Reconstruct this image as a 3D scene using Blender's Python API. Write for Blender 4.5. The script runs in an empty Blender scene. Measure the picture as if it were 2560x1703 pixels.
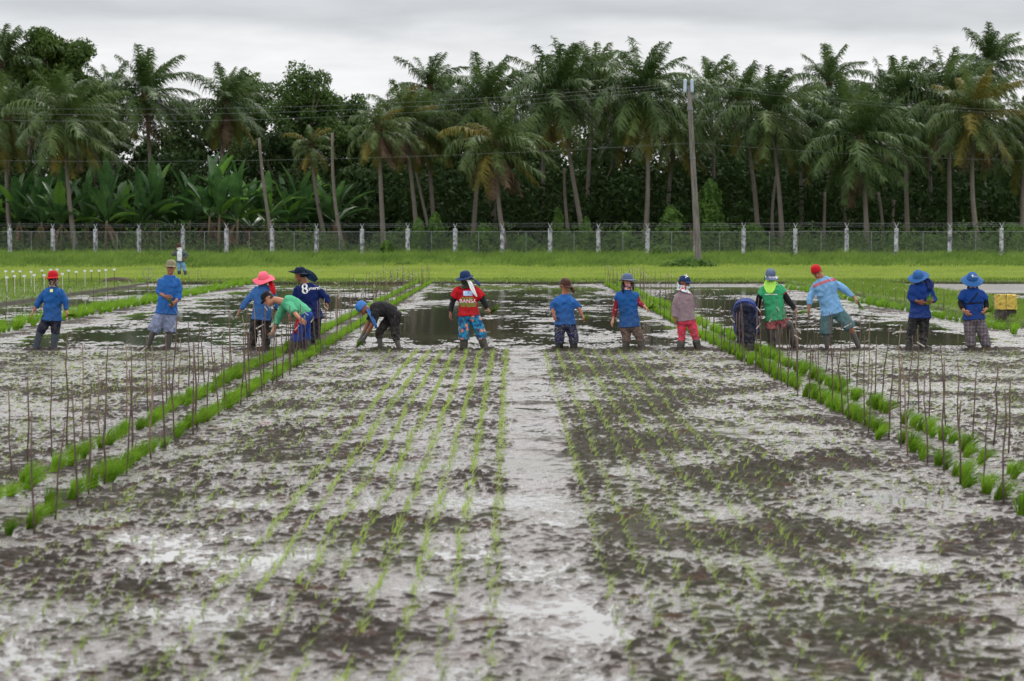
import bpy, math, random
import numpy as np
from mathutils import Vector, Matrix
from mathutils.bvhtree import BVHTree

random.seed(7)
RNG = np.random.default_rng(11)
SC = bpy.context.scene
COL = SC.collection

# ------------------------------------------------------------------ camera
FPX = 4978.0                      # focal length in photo pixels (2560 wide), 70 mm on full frame
CAM_H = 2.0
PITCH = math.atan(266.5 / FPX)
cam_d = bpy.data.cameras.new('camera')
cam_d.lens = 70.0
cam_d.sensor_width = 36.0
cam_d.clip_start = 0.1
cam_d.clip_end = 3000
cam_d.dof.use_dof = True
cam_d.dof.focus_distance = 34.5
cam_d.dof.aperture_fstop = 3.5
cam = bpy.data.objects.new('camera', cam_d)
COL.objects.link(cam)
cam.location = (0, 0, CAM_H)
cam.rotation_euler = (math.pi / 2 - PITCH, 0, 0)
SC.camera = cam

# ------------------------------------------------------------------ sky
SUN_EL, SUN_AZ = math.radians(52), math.radians(25)     # azimuth measured from +Y towards +X
w = bpy.data.worlds.new('World')
SC.world = w
w.use_nodes = True
nt = w.node_tree
nt.nodes.clear()
def N(nt, typ, **kw):
    n = nt.nodes.new(typ)
    for k, v in kw.items():
        setattr(n, k, v)
    return n
def math_node(nt, op, a, b=None, clamp=False):
    n = nt.nodes.new('ShaderNodeMath'); n.operation = op; n.use_clamp = clamp
    for i, v in enumerate((a, b)):
        if v is None: continue
        if isinstance(v, (int, float)): n.inputs[i].default_value = v
        else: nt.links.new(v, n.inputs[i])
    return n.outputs[0]
def mix_col(nt, fac, a, b, blend='MIX'):
    n = nt.nodes.new('ShaderNodeMix'); n.data_type = 'RGBA'; n.blend_type = blend
    for s, v in ((n.inputs[0], fac), (n.inputs[6], a), (n.inputs[7], b)):
        if isinstance(v, (int, float)): s.default_value = v
        elif isinstance(v, (tuple, list)): s.default_value = (v[0], v[1], v[2], 1)
        else: nt.links.new(v, s)
    return n.outputs[2]
def ramp(nt, fac, stops, interp='LINEAR'):
    n = nt.nodes.new('ShaderNodeValToRGB'); cr = n.color_ramp; cr.interpolation = interp
    while len(cr.elements) < len(stops): cr.elements.new(0.5)
    for e, (p, c) in zip(cr.elements, stops):
        e.position = p
        e.color = (c, c, c, 1) if isinstance(c, (int, float)) else (c[0], c[1], c[2], 1)
    nt.links.new(fac, n.inputs[0])
    return n.outputs[0]
sky = N(nt, 'ShaderNodeTexSky', sky_type='NISHITA', sun_disc=False, sun_elevation=SUN_EL, sun_rotation=SUN_AZ)
tc = N(nt, 'ShaderNodeTexCoord')
sep = N(nt, 'ShaderNodeSeparateXYZ'); nt.links.new(tc.outputs['Generated'], sep.inputs[0])
zel = math_node(nt, 'MAXIMUM', sep.outputs[2], 0.0)
# cloud deck: noise on a plane overhead, squeezed towards the horizon
den = math_node(nt, 'ADD', zel, 0.10)
cx = math_node(nt, 'DIVIDE', sep.outputs[0], den)
cy = math_node(nt, 'DIVIDE', sep.outputs[1], den)
cmb = N(nt, 'ShaderNodeCombineXYZ')
nt.links.new(cx, cmb.inputs[0]); nt.links.new(cy, cmb.inputs[1])
n1 = N(nt, 'ShaderNodeTexNoise'); n1.inputs['Scale'].default_value = 0.9
n1.inputs['Detail'].default_value = 5; n1.inputs['Roughness'].default_value = 0.45
nt.links.new(cmb.outputs[0], n1.inputs['Vector'])
wob = math_node(nt, 'MULTIPLY', math_node(nt, 'SUBTRACT', n1.outputs[0], 0.5), 0.055)
zz = math_node(nt, 'ADD', zel, wob)
lum = ramp(nt, zz, [(0.0, 0.84), (0.080, 0.87), (0.094, 0.80), (0.106, 0.60), (0.122, 0.66), (0.142, 1.6), (0.24, 1.85), (0.8, 1.25)], 'EASE')
n2_ = N(nt, 'ShaderNodeTexNoise'); n2_.inputs['Scale'].default_value = 2.6; n2_.inputs['Detail'].default_value = 6; n2_.inputs['Roughness'].default_value = 0.55; nt.links.new(cmb.outputs[0], n2_.inputs['Vector'])
mot = math_node(nt, 'ADD', math_node(nt, 'MULTIPLY', n2_.outputs[0], 0.42), 0.80)
lm = N(nt, 'ShaderNodeVectorMath', operation='SCALE'); nt.links.new(lum, lm.inputs[0]); nt.links.new(mot, lm.inputs['Scale']); lum = lm.outputs[0]
tint = ramp(nt, lum, [(0.0, (0.93, 0.96, 1.0)), (0.62, (0.955, 0.985, 1.02)), (0.85, (1.0, 1.0, 1.015))])
cl = N(nt, 'ShaderNodeVectorMath', operation='MULTIPLY'); nt.links.new(lum, cl.inputs[0]); nt.links.new(tint, cl.inputs[1])
sc10 = N(nt, 'ShaderNodeVectorMath', operation='SCALE'); nt.links.new(cl.outputs[0], sc10.inputs[0]); sc10.inputs['Scale'].default_value = 10.0
skys = N(nt, 'ShaderNodeVectorMath', operation='SCALE'); nt.links.new(sky.outputs[0], skys.inputs[0]); skys.inputs['Scale'].default_value = 0.06
add = N(nt, 'ShaderNodeVectorMath', operation='ADD'); nt.links.new(sc10.outputs[0], add.inputs[0]); nt.links.new(skys.outputs[0], add.inputs[1])
bg = N(nt, 'ShaderNodeBackground'); bg.inputs['Strength'].default_value = 0.1
nt.links.new(add.outputs[0], bg.inputs['Color'])
wo = N(nt, 'ShaderNodeOutputWorld'); nt.links.new(bg.outputs[0], wo.inputs[0])

# ------------------------------------------------------------------ sun behind cloud
sd = bpy.data.lights.new('sun', 'SUN'); sd.energy = 1.5; sd.angle = math.radians(14); sd.color = (1.0, 0.965, 0.91)
sun = bpy.data.objects.new('sun', sd); COL.objects.link(sun)
sv = Vector((math.sin(SUN_AZ) * math.cos(SUN_EL), math.cos(SUN_AZ) * math.cos(SUN_EL), math.sin(SUN_EL)))
sun.rotation_euler = (-sv).to_track_quat('-Z', 'Y').to_euler()
SC.view_settings.view_transform = 'Standard'
SC.view_settings.look = 'None'
SC.view_settings.exposure = 0.0
SC.view_settings.gamma = 1.0
SC.view_settings.use_curve_mapping = False
SC.cycles.max_bounces = 6
SC.cycles.diffuse_bounces = 3
SC.cycles.glossy_bounces = 3
SC.cycles.transmission_bounces = 3
SC.cycles.transparent_max_bounces = 4

# ------------------------------------------------------------------ helpers
def unproj(px, py, d):
    """photo pixel (2560 x 1703) at world depth Y = d -> world point"""
    c, s = math.cos(PITCH), math.sin(PITCH)
    v = Vector((px - 1280.0, FPX * c - (py - 851.5) * s, -FPX * s - (py - 851.5) * c))
    return Vector((0, 0, CAM_H)) + v * (d / v.y)

def hash2(ix, iy, seed):
    h = (ix.astype(np.int64) * 374761393 + iy.astype(np.int64) * 668265263 + seed * 1442695041) & 0x7fffffff
    h = ((h ^ (h >> 13)) * 1274126177) & 0x7fffffff
    h = (h ^ (h >> 16)) & 0x7fffffff
    return h
def perlin(x, y, seed=0):
    x0 = np.floor(x); y0 = np.floor(y)
    fx = x - x0; fy = y - y0
    ux = fx * fx * fx * (fx * (fx * 6 - 15) + 10); uy = fy * fy * fy * (fy * (fy * 6 - 15) + 10)
    def g(ix, iy, dx, dy):
        a = hash2(ix, iy, seed) * (2 * math.pi / 0x7fffffff)
        return np.cos(a) * dx + np.sin(a) * dy
    n00 = g(x0, y0, fx, fy); n10 = g(x0 + 1, y0, fx - 1, fy)
    n01 = g(x0, y0 + 1, fx, fy - 1); n11 = g(x0 + 1, y0 + 1, fx - 1, fy - 1)
    a = n00 + ux * (n10 - n00); b = n01 + ux * (n11 - n01)
    return (a + uy * (b - a)) * 1.5
def sstep(a, b, x):
    t = np.clip((x - a) / (b - a), 0, 1)
    return t * t * (3 - 2 * t)

def mesh_np(name, V, F, smooth=False, mats=(), midx=None):
    """V (n,3) float, F (m,k) int faces all of the same size k"""
    V = np.asarray(V, dtype=np.float32); F = np.asarray(F, dtype=np.int32)
    me = bpy.data.meshes.new(name)
    m, k = F.shape
    me.vertices.add(len(V)); me.vertices.foreach_set('co', V.ravel())
    me.loops.add(m * k); me.loops.foreach_set('vertex_index', F.ravel())
    me.polygons.add(m)
    me.polygons.foreach_set('loop_start', np.arange(0, m * k, k, dtype=np.int32))
    me.polygons.foreach_set('loop_total', np.full(m, k, dtype=np.int32))
    if smooth: me.polygons.foreach_set('use_smooth', np.ones(m, dtype=bool))
    for mt in mats: me.materials.append(mt)
    if midx is not None: me.polygons.foreach_set('material_index', np.asarray(midx, dtype=np.int32))
    me.update(calc_edges=True)
    return me
def link(name, me, parent=None, loc=None, rot=None):
    o = bpy.data.objects.new(name, me); COL.objects.link(o)
    if parent: o.parent = parent
    if loc is not None: o.location = loc
    if rot is not None: o.rotation_euler = rot
    return o
def tag(o, label=None, cat=None, group=None, kind=None):
    if label: o['label'] = label
    if cat: o['category'] = cat
    if group: o['group'] = group
    if kind: o['kind'] = kind
    return o
def empty(name, loc=(0, 0, 0), label=None, cat=None, group=None):
    o = bpy.data.objects.new(name, None); COL.objects.link(o); o.location = loc
    o.empty_display_size = 0.2
    return tag(o, label, cat, group)

class MB:
    """collects quads/tris/ngons with python lists"""
    def __init__(s): s.v = []; s.f = []; s.mi = []
    def add(s, vs, fs, m=0):
        b = len(s.v); s.v += [tuple(v) for v in vs]
        for f in fs: s.f.append(tuple(b + i for i in f)); s.mi.append(m)
    def box(s, c, size, rot=None, m=0):
        hx, hy, hz = size[0] / 2, size[1] / 2, size[2] / 2
        vs = [Vector((x, y, z)) for x in (-hx, hx) for y in (-hy, hy) for z in (-hz, hz)]
        if rot is not None: vs = [rot @ v for v in vs]
        c = Vector(c)
        s.add([v + c for v in vs], [(0, 1, 3, 2), (4, 6, 7, 5), (0, 4, 5, 1), (2, 3, 7, 6), (0, 2, 6, 4), (1, 5, 7, 3)], m)
    def tube(s, pts, rad, n=8, caps=True, m=0, flat=1.0):
        pts = [Vector(p) for p in pts]
        if not isinstance(rad, (list, tuple)): rad = [rad] * len(pts)
        b = len(s.v); up = Vector((0.13, 0.31, 0.94)).normalized()
        for i, p in enumerate(pts):
            t = (pts[min(i + 1, len(pts) - 1)] - pts[max(i - 1, 0)]).normalized()
            a = up.cross(t)
            if a.length < 0.2: a = Vector((1, 0.2, 0)).cross(t)
            a.normalize(); c = t.cross(a).normalized(); up = c if False else up
            for k in range(n):
                th = 2 * math.pi * k / n
                s.v.append(tuple(p + (a * math.cos(th) + c * math.sin(th) * flat) * rad[i]))
        for i in range(len(pts) - 1):
            for k in range(n):
                k2 = (k + 1) % n
                s.f.append((b + i * n + k, b + i * n + k2, b + (i + 1) * n + k2, b + (i + 1) * n + k)); s.mi.append(m)
        if caps:
            s.f.append(tuple(b + k for k in reversed(range(n)))); s.mi.append(m)
            s.f.append(tuple(b + (len(pts) - 1) * n + k for k in range(n))); s.mi.append(m)
    def mesh(s, name, mats, smooth=False):
        me = bpy.data.meshes.new(name); me.from_pydata(s.v, [], s.f)
        if not isinstance(mats, (list, tuple)): mats = [mats]
        for mt in mats: me.materials.append(mt)
        me.polygons.foreach_set('material_index', s.mi)
        if smooth: me.polygons.foreach_set('use_smooth', [True] * len(s.f))
        me.update(); return me
    def build(s, name, mats, parent=None, smooth=False, loc=None):
        return link(name, s.mesh(name, mats, smooth), parent, loc)

# ------------------------------------------------------------------ materials
def mat(name):
    m = bpy.data.materials.new(name); m.use_nodes = True; m.node_tree.nodes.clear(); return m
def out(nt, sh):
    o = N(nt, 'ShaderNodeOutputMaterial'); nt.links.new(sh, o.inputs[0]); return o
def coords(nt, kind='Object', scale=None):
    if kind == 'World':
        g = N(nt, 'ShaderNodeNewGeometry').outputs['Position']
    else:
        g = N(nt, 'ShaderNodeTexCoord').outputs[kind]
    if scale is not None:
        mp = N(nt, 'ShaderNodeMapping'); mp.inputs['Scale'].default_value = scale if isinstance(scale, (tuple, list)) else (scale,) * 3
        nt.links.new(g, mp.inputs[0]); g = mp.outputs[0]
    return g
def noise(nt, vec, scale, detail=3, rough=0.5):
    n = N(nt, 'ShaderNodeTexNoise'); n.inputs['Scale'].default_value = scale
    n.inputs['Detail'].default_value = detail; n.inputs['Roughness'].default_value = rough
    nt.links.new(vec, n.inputs['Vector']); return n.outputs[0]
def principled(nt, col, rough=0.6, spec=0.3, bump=None, bstr=0.3, bdist=0.01, metallic=0.0):
    p = N(nt, 'ShaderNodeBsdfPrincipled')
    if isinstance(col, (tuple, list)): p.inputs['Base Color'].default_value = (*col[:3], 1)
    else: nt.links.new(col, p.inputs['Base Color'])
    if isinstance(rough, (int, float)): p.inputs['Roughness'].default_value = rough
    else: nt.links.new(rough, p.inputs['Roughness'])
    p.inputs['Specular IOR Level'].default_value = spec
    p.inputs['Metallic'].default_value = metallic
    if bump is not None:
        b = N(nt, 'ShaderNodeBump'); b.inputs['Strength'].default_value = bstr; b.inputs['Distance'].default_value = bdist
        nt.links.new(bump, b.inputs['Height']); nt.links.new(b.outputs[0], p.inputs['Normal'])
    return p
def leaf_mat(name, c1, c2, c3=None, scale=0.8, trans=0.3, rough=0.55, spec=0.14, kind='World', obj_rand=False):
    """foliage: colour varies leaf clump by leaf clump, a little light shines through"""
    m = mat(name); t = m.node_tree
    g = coords(t, kind)
    n1 = noise(t, g, scale, 3, 0.6); n2 = noise(t, g, scale * 9, 2, 0.6)
    f = math_node(t, 'ADD', math_node(t, 'MULTIPLY', n1, 0.6), math_node(t, 'MULTIPLY', n2, 0.4))
    st = [(0.36, c1), (0.6, c2)] + ([(0.68, c3)] if c3 else [])
    col = ramp(t, f, st)
    if obj_rand:
        oi = N(t, 'ShaderNodeObjectInfo')
        v = math_node(t, 'ADD', math_node(t, 'MULTIPLY', oi.outputs['Random'], 0.6), 0.7)
        hs = N(t, 'ShaderNodeHueSaturation'); t.links.new(v, hs.inputs['Value']); t.links.new(col, hs.inputs['Color']); col = hs.outputs[0]
    p = principled(t, col, rough, spec)
    tr = N(t, 'ShaderNodeBsdfTranslucent'); t.links.new(col, tr.inputs[0])
    mx = N(t, 'ShaderNodeMixShader'); mx.inputs[0].default_value = trans
    t.links.new(p.outputs[0], mx.inputs[1]); t.links.new(tr.outputs[0], mx.inputs[2])
    out(t, mx.outputs[0]); return m
def plain_mat(name, c1, c2=None, scale=6, rough=0.7, spec=0.25, kind='Object', bscale=None, bstr=0.3, bdist=0.01, sc3=None, metallic=0.0):
    m = mat(name); t = m.node_tree
    g = coords(t, kind, sc3)
    col = c1
    if c2: col = ramp(t, noise(t, g, scale, 5, 0.6), [(0.35, c1), (0.65, c2)])
    b = noise(t, g, bscale, 4, 0.6) if bscale else None
    p = principled(t, col, rough, spec, b, bstr, bdist, metallic); out(t, p.outputs[0]); return m
# ------------------------------------------------------------------ mud field and water
FEET = [((px - 1280) / FPX * 34.25, 34.2) for px in (88, 134, 369, 421, 628, 664, 764, 786, 952, 999, 1159, 1214, 1398, 1434, 1565, 1606,
        1701, 1746, 1856, 1874, 1931, 1990, 2069, 2151, 2272, 2307, 2430, 2471)] + [(-3.45, 33.7), (-3.65, 33.55)]
def mud_h(x, y):
    x = np.asarray(x, dtype=np.float64); y = np.asarray(y, dtype=np.float64)
    wx = x + 0.10 * perlin(x * 2.1, y * 2.1, 5) + 0.03 * perlin(x * 9, y * 9, 15); wy = y + 0.10 * perlin(x * 2.3, y * 2.3, 6) + 0.03 * perlin(x * 9, y * 9, 16)
    c1 = sstep(0.26, 0.5, perlin(wx * 3.4, wy * 4.2, 12))
    c2 = sstep(0.10, 0.38, perlin(wx * 7.6, wy * 8.6, 3))
    c3 = sstep(0.02, 0.34, perlin(wx * 15, wy * 18.5, 4))
    c4 = sstep(0.0, 0.4, perlin(wx * 31, wy * 31, 8))
    fine = perlin(x * 19, y * 19, 9)
    planted = 1 - sstep(33.6, 35.0, y)
    lane = sstep(-0.10, 0.04, x + 0.11 * perlin(y * 1.6, y * 0 + 4.4, 17)) * (1 - sstep(0.40, 0.56, x + 0.13 * perlin(y * 1.3, y * 0 + 8.4, 18))) * planted
    right = sstep(0.5, 0.64, x) * (1 - sstep(1.7, 2.6, x)) * planted
    rowz = np.exp(-((((x + 0.12) / 0.215) % 1.0 - 0.5) / 0.28) ** 2) * (x < 0) * (x > -3.0) * planted
    dens = np.clip(0.66 + 0.45 * perlin(x * 0.65, y * 0.60, 21) + 0.42 * perlin(x * 1.6, y * 1.2, 22), 0.06, 1.3)
    dens = dens * (1 - lane * (0.35 + 0.35 * sstep(11, 17, y))) + 0.12 * right
    base = 0.0090 * perlin(x * 0.75, y * 0.5, 1) + 0.0065 * perlin(x * 1.9, y * 1.6, 2) + 0.0035 * perlin(x * 5, y * 5, 14) + 0.0006
    base = base + lane * (0.0055 * np.clip((y - 17) / 8, -0.45, 0.7) * (1 - 1.0 * np.exp(-((y - 14.5) / 2.2) ** 2))) + 0.004 * right - 0.0010 * rowz
    clods = 0.013 * c1 * (0.3 + 0.7 * c2) + 0.016 * c2 * (0.25 + 0.75 * c3) + 0.015 * c3 + 0.009 * c4
    h = base + dens * clods * (0.75 + 0.25 * np.clip(1.2 - 0.01 * y, 0, 1)) + 0.0012 * fine
    far = sstep(34.5, 36.5, y)
    ridge = np.exp(-((np.abs(x + 3.55) - 0.0) / 0.62) ** 2) + np.exp(-((x - 3.9) / 0.62) ** 2) \
        + 0.8 * np.exp(-((x + 10.2) / 0.9) ** 2) + 0.7 * np.exp(-((x - 9.7) / 0.7) ** 2)
    band = perlin(x * 0.30, y * 0.20, 41) + 0.7 * perlin(x * 0.85, y * 0.55, 42) + 0.7 * perlin(x * 2.2, y * 1.3, 43)
    hf = 0.0075 * band + 0.003 * perlin(x * 5, y * 3, 44) - 0.0072 + 0.016 * ridge + (0.35 + 0.5 * ridge) * (0.4 + 0.6 * sstep(-0.4, 0.5, band)) * (0.014 * c2 + 0.014 * c3 + 0.008 * c4)
    out_h = h * (1 - far) + hf * far
    near_feet = (np.abs(y - 34.1) < 1.2)
    if near_feet.any():
        xs_, ys2 = x[near_feet], y[near_feet]; add = np.zeros_like(xs_)
        for fx, fy in FEET:       # mud pushed up round each sunken leg
            r = np.hypot(xs_ - fx, (ys2 - fy) * 0.8)
            add += 0.030 * np.exp(-((r - 0.13) / 0.055) ** 2) * (0.6 + 0.7 * c2[near_feet] + 0.4 * c3[near_feet]) + 0.012 * np.exp(-(r / 0.38) ** 2) * c3[near_feet]
        out_h[near_feet] += np.minimum(add, 0.055)
    return out_h

m = mat('wet_mud'); t = m.node_tree
g = coords(t, 'World')
sx = N(t, 'ShaderNodeSeparateXYZ'); t.links.new(g, sx.inputs[0])
n_big = noise(t, g, 1.3, 4, 0.6); n_sm = noise(t, g, 22, 4, 0.65); n_md = noise(t, g, 6, 4, 0.6)
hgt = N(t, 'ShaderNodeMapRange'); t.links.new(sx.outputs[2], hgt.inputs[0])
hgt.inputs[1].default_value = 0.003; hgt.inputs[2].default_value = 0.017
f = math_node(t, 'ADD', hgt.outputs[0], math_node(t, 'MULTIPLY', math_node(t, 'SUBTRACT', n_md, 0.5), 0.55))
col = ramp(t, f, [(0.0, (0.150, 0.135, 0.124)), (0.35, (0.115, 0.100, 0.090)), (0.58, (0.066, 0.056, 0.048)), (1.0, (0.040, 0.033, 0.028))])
gm = math_node(t, 'MULTIPLY', ramp(t, noise(t, g, 0.55, 3, 0.5), [(0.48, 0), (0.62, 1)]), ramp(t, n_sm, [(0.45, 0), (0.6, 0.6)]))
xr = N(t, 'ShaderNodeMapRange'); t.links.new(sx.outputs[0], xr.inputs[0]); xr.inputs[1].default_value = 0.45; xr.inputs[2].default_value = 0.8
xr2 = N(t, 'ShaderNodeMapRange'); t.links.new(sx.outputs[0], xr2.inputs[0]); xr2.inputs[1].default_value = 3.0; xr2.inputs[2].default_value = 1.8
gx = math_node(t, 'MULTIPLY', math_node(t, 'MULTIPLY', xr.outputs[0], xr2.outputs[0]), ramp(t, n_md, [(0.40, 0.0), (0.60, 0.30)]))
gm = math_node(t, 'MAXIMUM', gm, gx)
col = mix_col(t, gm, col, (0.062, 0.078, 0.028))
rb = math_node(t, 'MULTIPLY', ramp(t, noise(t, g, 3.1, 3, 0.5), [(0.56, 0), (0.68, 1)]), 0.5)
col = mix_col(t, rb, col, (0.085, 0.045, 0.032))
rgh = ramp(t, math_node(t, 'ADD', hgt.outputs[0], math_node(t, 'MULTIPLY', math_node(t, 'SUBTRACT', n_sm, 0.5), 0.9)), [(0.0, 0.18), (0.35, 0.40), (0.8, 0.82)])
bmp = math_node(t, 'ADD', n_sm, math_node(t, 'MULTIPLY', noise(t, g, 70, 3, 0.6), 0.45))
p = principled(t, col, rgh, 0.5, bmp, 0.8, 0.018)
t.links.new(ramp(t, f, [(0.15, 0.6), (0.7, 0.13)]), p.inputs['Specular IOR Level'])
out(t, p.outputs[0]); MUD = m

# fan-shaped grid: finer near the camera
ys = []
y = 5.0
while y < 80.6:
    ys.append(y); y *= 1 + 0.00135 * (1 if y < 36 else 1.5)
ys = np.array(ys)
us = np.concatenate([np.linspace(-0.62, -0.285, 120)[:-1], np.linspace(-0.285, 0.285, 800), np.linspace(0.285, 0.62, 120)[1:]])
U, Y = np.meshgrid(us, ys)
X = U * Y
Z = mud_h(X, Y)
V = np.stack([X, Y, Z], -1).reshape(-1, 3)
nr, nc = U.shape
idx = np.arange(nr * nc).reshape(nr, nc)
Fq = np.stack([idx[:-1, :-1], idx[:-1, 1:], idx[1:, 1:], idx[1:, :-1]], -1).reshape(-1, 4)
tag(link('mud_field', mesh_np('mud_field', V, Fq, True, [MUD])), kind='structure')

m = mat('paddy_water'); t = m.node_tree
g = coords(t, 'World')
sx = N(t, 'ShaderNodeSeparateXYZ'); t.links.new(g, sx.inputs[0])
mp = N(t, 'ShaderNodeMapping'); mp.inputs['Scale'].default_value = (1, 0.55, 1); t.links.new(g, mp.inputs[0])
rip = math_node(t, 'ADD', noise(t, mp.outputs[0], 9, 3, 0.6), math_node(t, 'MULTIPLY', noise(t, mp.outputs[0], 30, 3, 0.6), 0.5))
# wind-ruffled zones: far right plot and drifting patches
far_r = N(t, 'ShaderNodeMapRange'); t.links.new(sx.outputs[0], far_r.inputs[0]); far_r.inputs[1].default_value = 13.5; far_r.inputs[2].default_value = 15.0
far_y = N(t, 'ShaderNodeMapRange'); t.links.new(sx.outputs[1], far_y.inputs[0]); far_y.inputs[1].default_value = 66; far_y.inputs[2].default_value = 71
patch = ramp(t, noise(t, mp.outputs[0], 0.22, 3, 0.5), [(0.5, 0.0), (0.66, 1.0)])
cen = N(t, 'ShaderNodeMapRange'); t.links.new(sx.outputs[1], cen.inputs[0]); cen.inputs[1].default_value = 74; cen.inputs[2].default_value = 77
cenx = N(t, 'ShaderNodeMapRange'); t.links.new(sx.outputs[0], cenx.inputs[0]); cenx.inputs[1].default_value = 2; cenx.inputs[2].default_value = 6
ruf = math_node(t, 'ADD', math_node(t, 'MULTIPLY', far_r.outputs[0], far_y.outputs[0]), math_node(t, 'MULTIPLY', cen.outputs[0], cenx.outputs[0]), True)
ruf = math_node(t, 'MAXIMUM', ruf, math_node(t, 'MULTIPLY', patch, 0.06))
rr = math_node(t, 'ADD', math_node(t, 'MULTIPLY', ruf, 0.45), 0.035)
bs = math_node(t, 'ADD', math_node(t, 'MULTIPLY', ruf, 2.2), 0.05)
p = principled(t, (0.060, 0.056, 0.042), rr, 0.5, rip, 0.1, 0.02)
p.inputs['IOR'].default_value = 1.45
bn = [n for n in t.nodes if n.type == 'BUMP'][0]; t.links.new(bs, bn.inputs['Strength'])
out(t, p.outputs[0]); WATER = m
wy = np.array([3.0, 40, 81.0]); wxs = np.array([-60.0, 0, 60.0])
V = [(x, y, 0.0) for y in wy for x in wxs]
Fw = [(j * 3 + i, j * 3 + i + 1, (j + 1) * 3 + i + 1, (j + 1) * 3 + i) for j in range(2) for i in range(2)]
tag(link('water', mesh_np('water', V, Fw, False, [WATER])), kind='structure')

# ------------------------------------------------------------------ grass land
SOIL = plain_mat('soil', (0.035, 0.028, 0.02), (0.07, 0.055, 0.035), 3, 0.85, 0.2, 'World', 12, 0.6, 0.03)
m = mat('grassy_ground'); t = m.node_tree; g = coords(t, 'World')
n1 = noise(t, g, 0.5, 4, 0.6); n2 = noise(t, g, 7, 3, 0.6)
col = ramp(t, math_node(t, 'ADD', math_node(t, 'MULTIPLY', n1, 0.6), math_node(t, 'MULTIPLY', n2, 0.4)), [(0.38, (0.07, 0.11, 0.024)), (0.62, (0.14, 0.18, 0.045))])
sx = N(t, 'ShaderNodeSeparateXYZ'); t.links.new(g, sx.inputs[0])
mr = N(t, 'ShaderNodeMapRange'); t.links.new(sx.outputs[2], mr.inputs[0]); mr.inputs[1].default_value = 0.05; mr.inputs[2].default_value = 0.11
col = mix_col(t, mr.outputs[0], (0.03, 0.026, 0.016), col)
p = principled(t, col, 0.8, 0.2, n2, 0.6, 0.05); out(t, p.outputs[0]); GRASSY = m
V = [(-1500, -400, -0.35), (1500, -400, -0.35), (1500, 2500, -0.35), (-1500, 2500, -0.35)]
tag(link('ground', mesh_np('ground', V, [(0, 1, 2, 3)], False, [SOIL])), kind='structure')

def fence_y(x): return 140.0 - 0.194 * x
def land_z(x, y):
    x = np.asarray(x, dtype=float); y = np.asarray(y, dtype=float)
    edge = 79.6 + 0.5 * perlin(x * 0.35, x * 0 + 0.5, 51) + 0.25 * perlin(x * 1.3, x * 0 + 7.5, 52)
    e = sstep(0, 0.45, y - edge)
    z = -0.25 + e * (0.40 + 0.03 * perlin(x * 0.8, y * 0.8, 53))
    z += 0.10 * sstep(90, 135, y)
    return z
ys = np.concatenate([np.arange(78.8, 82, 0.12), np.arange(82, 110, 1.0), np.arange(110, 262, 6.0)])
xs = np.concatenate([np.arange(-160, -45, 10), np.arange(-45, 45, 0.3), np.arange(45, 161, 10)])
X, Y = np.meshgrid(xs, ys); Z = land_z(X, Y)
nr, nc = X.shape; idx = np.arange(nr * nc).reshape(nr, nc)
Fq = np.stack([idx[:-1, :-1], idx[:-1, 1:], idx[1:, 1:], idx[1:, :-1]], -1).reshape(-1, 4)
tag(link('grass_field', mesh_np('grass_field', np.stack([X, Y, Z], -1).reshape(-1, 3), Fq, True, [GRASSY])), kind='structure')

def bund_z(x, y, x0, x1, top):
    w = 0.25
    e0 = x0 + 0.12 * perlin(y * 0.7, y * 0 + 3.3, 61) + 0.05 * perlin(y * 3, y * 0 + 1.3, 62)
    e1 = x1 + 0.12 * perlin(y * 0.7, y * 0 + 9.3, 63)
    a = sstep(0, w, x - e0) * sstep(0, w, e1 - x)
    return -0.12 + a * (top + 0.12 + 0.02 * perlin(x * 2, y * 2, 64))
def bund(name, x0, x1, y0, y1, top):
    xs = np.unique(np.concatenate([np.arange(x0 - 0.4, x0 + 0.6, 0.08), np.linspace(x0 + 0.6, x1 - 0.6, 12), np.arange(x1 - 0.6, x1 + 0.4, 0.08)]))
    ys = np.arange(y0, y1, 0.25)
    X, Y = np.meshgrid(xs, ys); Z = bund_z(X, Y, x0, x1, top)
    Z *= 1; Z = np.where(Y < y0 + 0.3, -0.12, Z)
    nr, nc = X.shape; idx = np.arange(nr * nc).reshape(nr, nc)
    Fq = np.stack([idx[:-1, :-1], idx[:-1, 1:], idx[1:, 1:], idx[1:, :-1]], -1).reshape(-1, 4)
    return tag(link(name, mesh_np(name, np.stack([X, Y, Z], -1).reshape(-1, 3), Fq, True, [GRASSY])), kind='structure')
BUNDS = [(-30.0, -14.25, 36.0, 78.6, 0.10), (10.95, 14.6, 38.0, 80.2, 0.13)]
bund('earth_bank', *BUNDS[0]); bund('earth_bank', *BUNDS[1])

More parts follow.
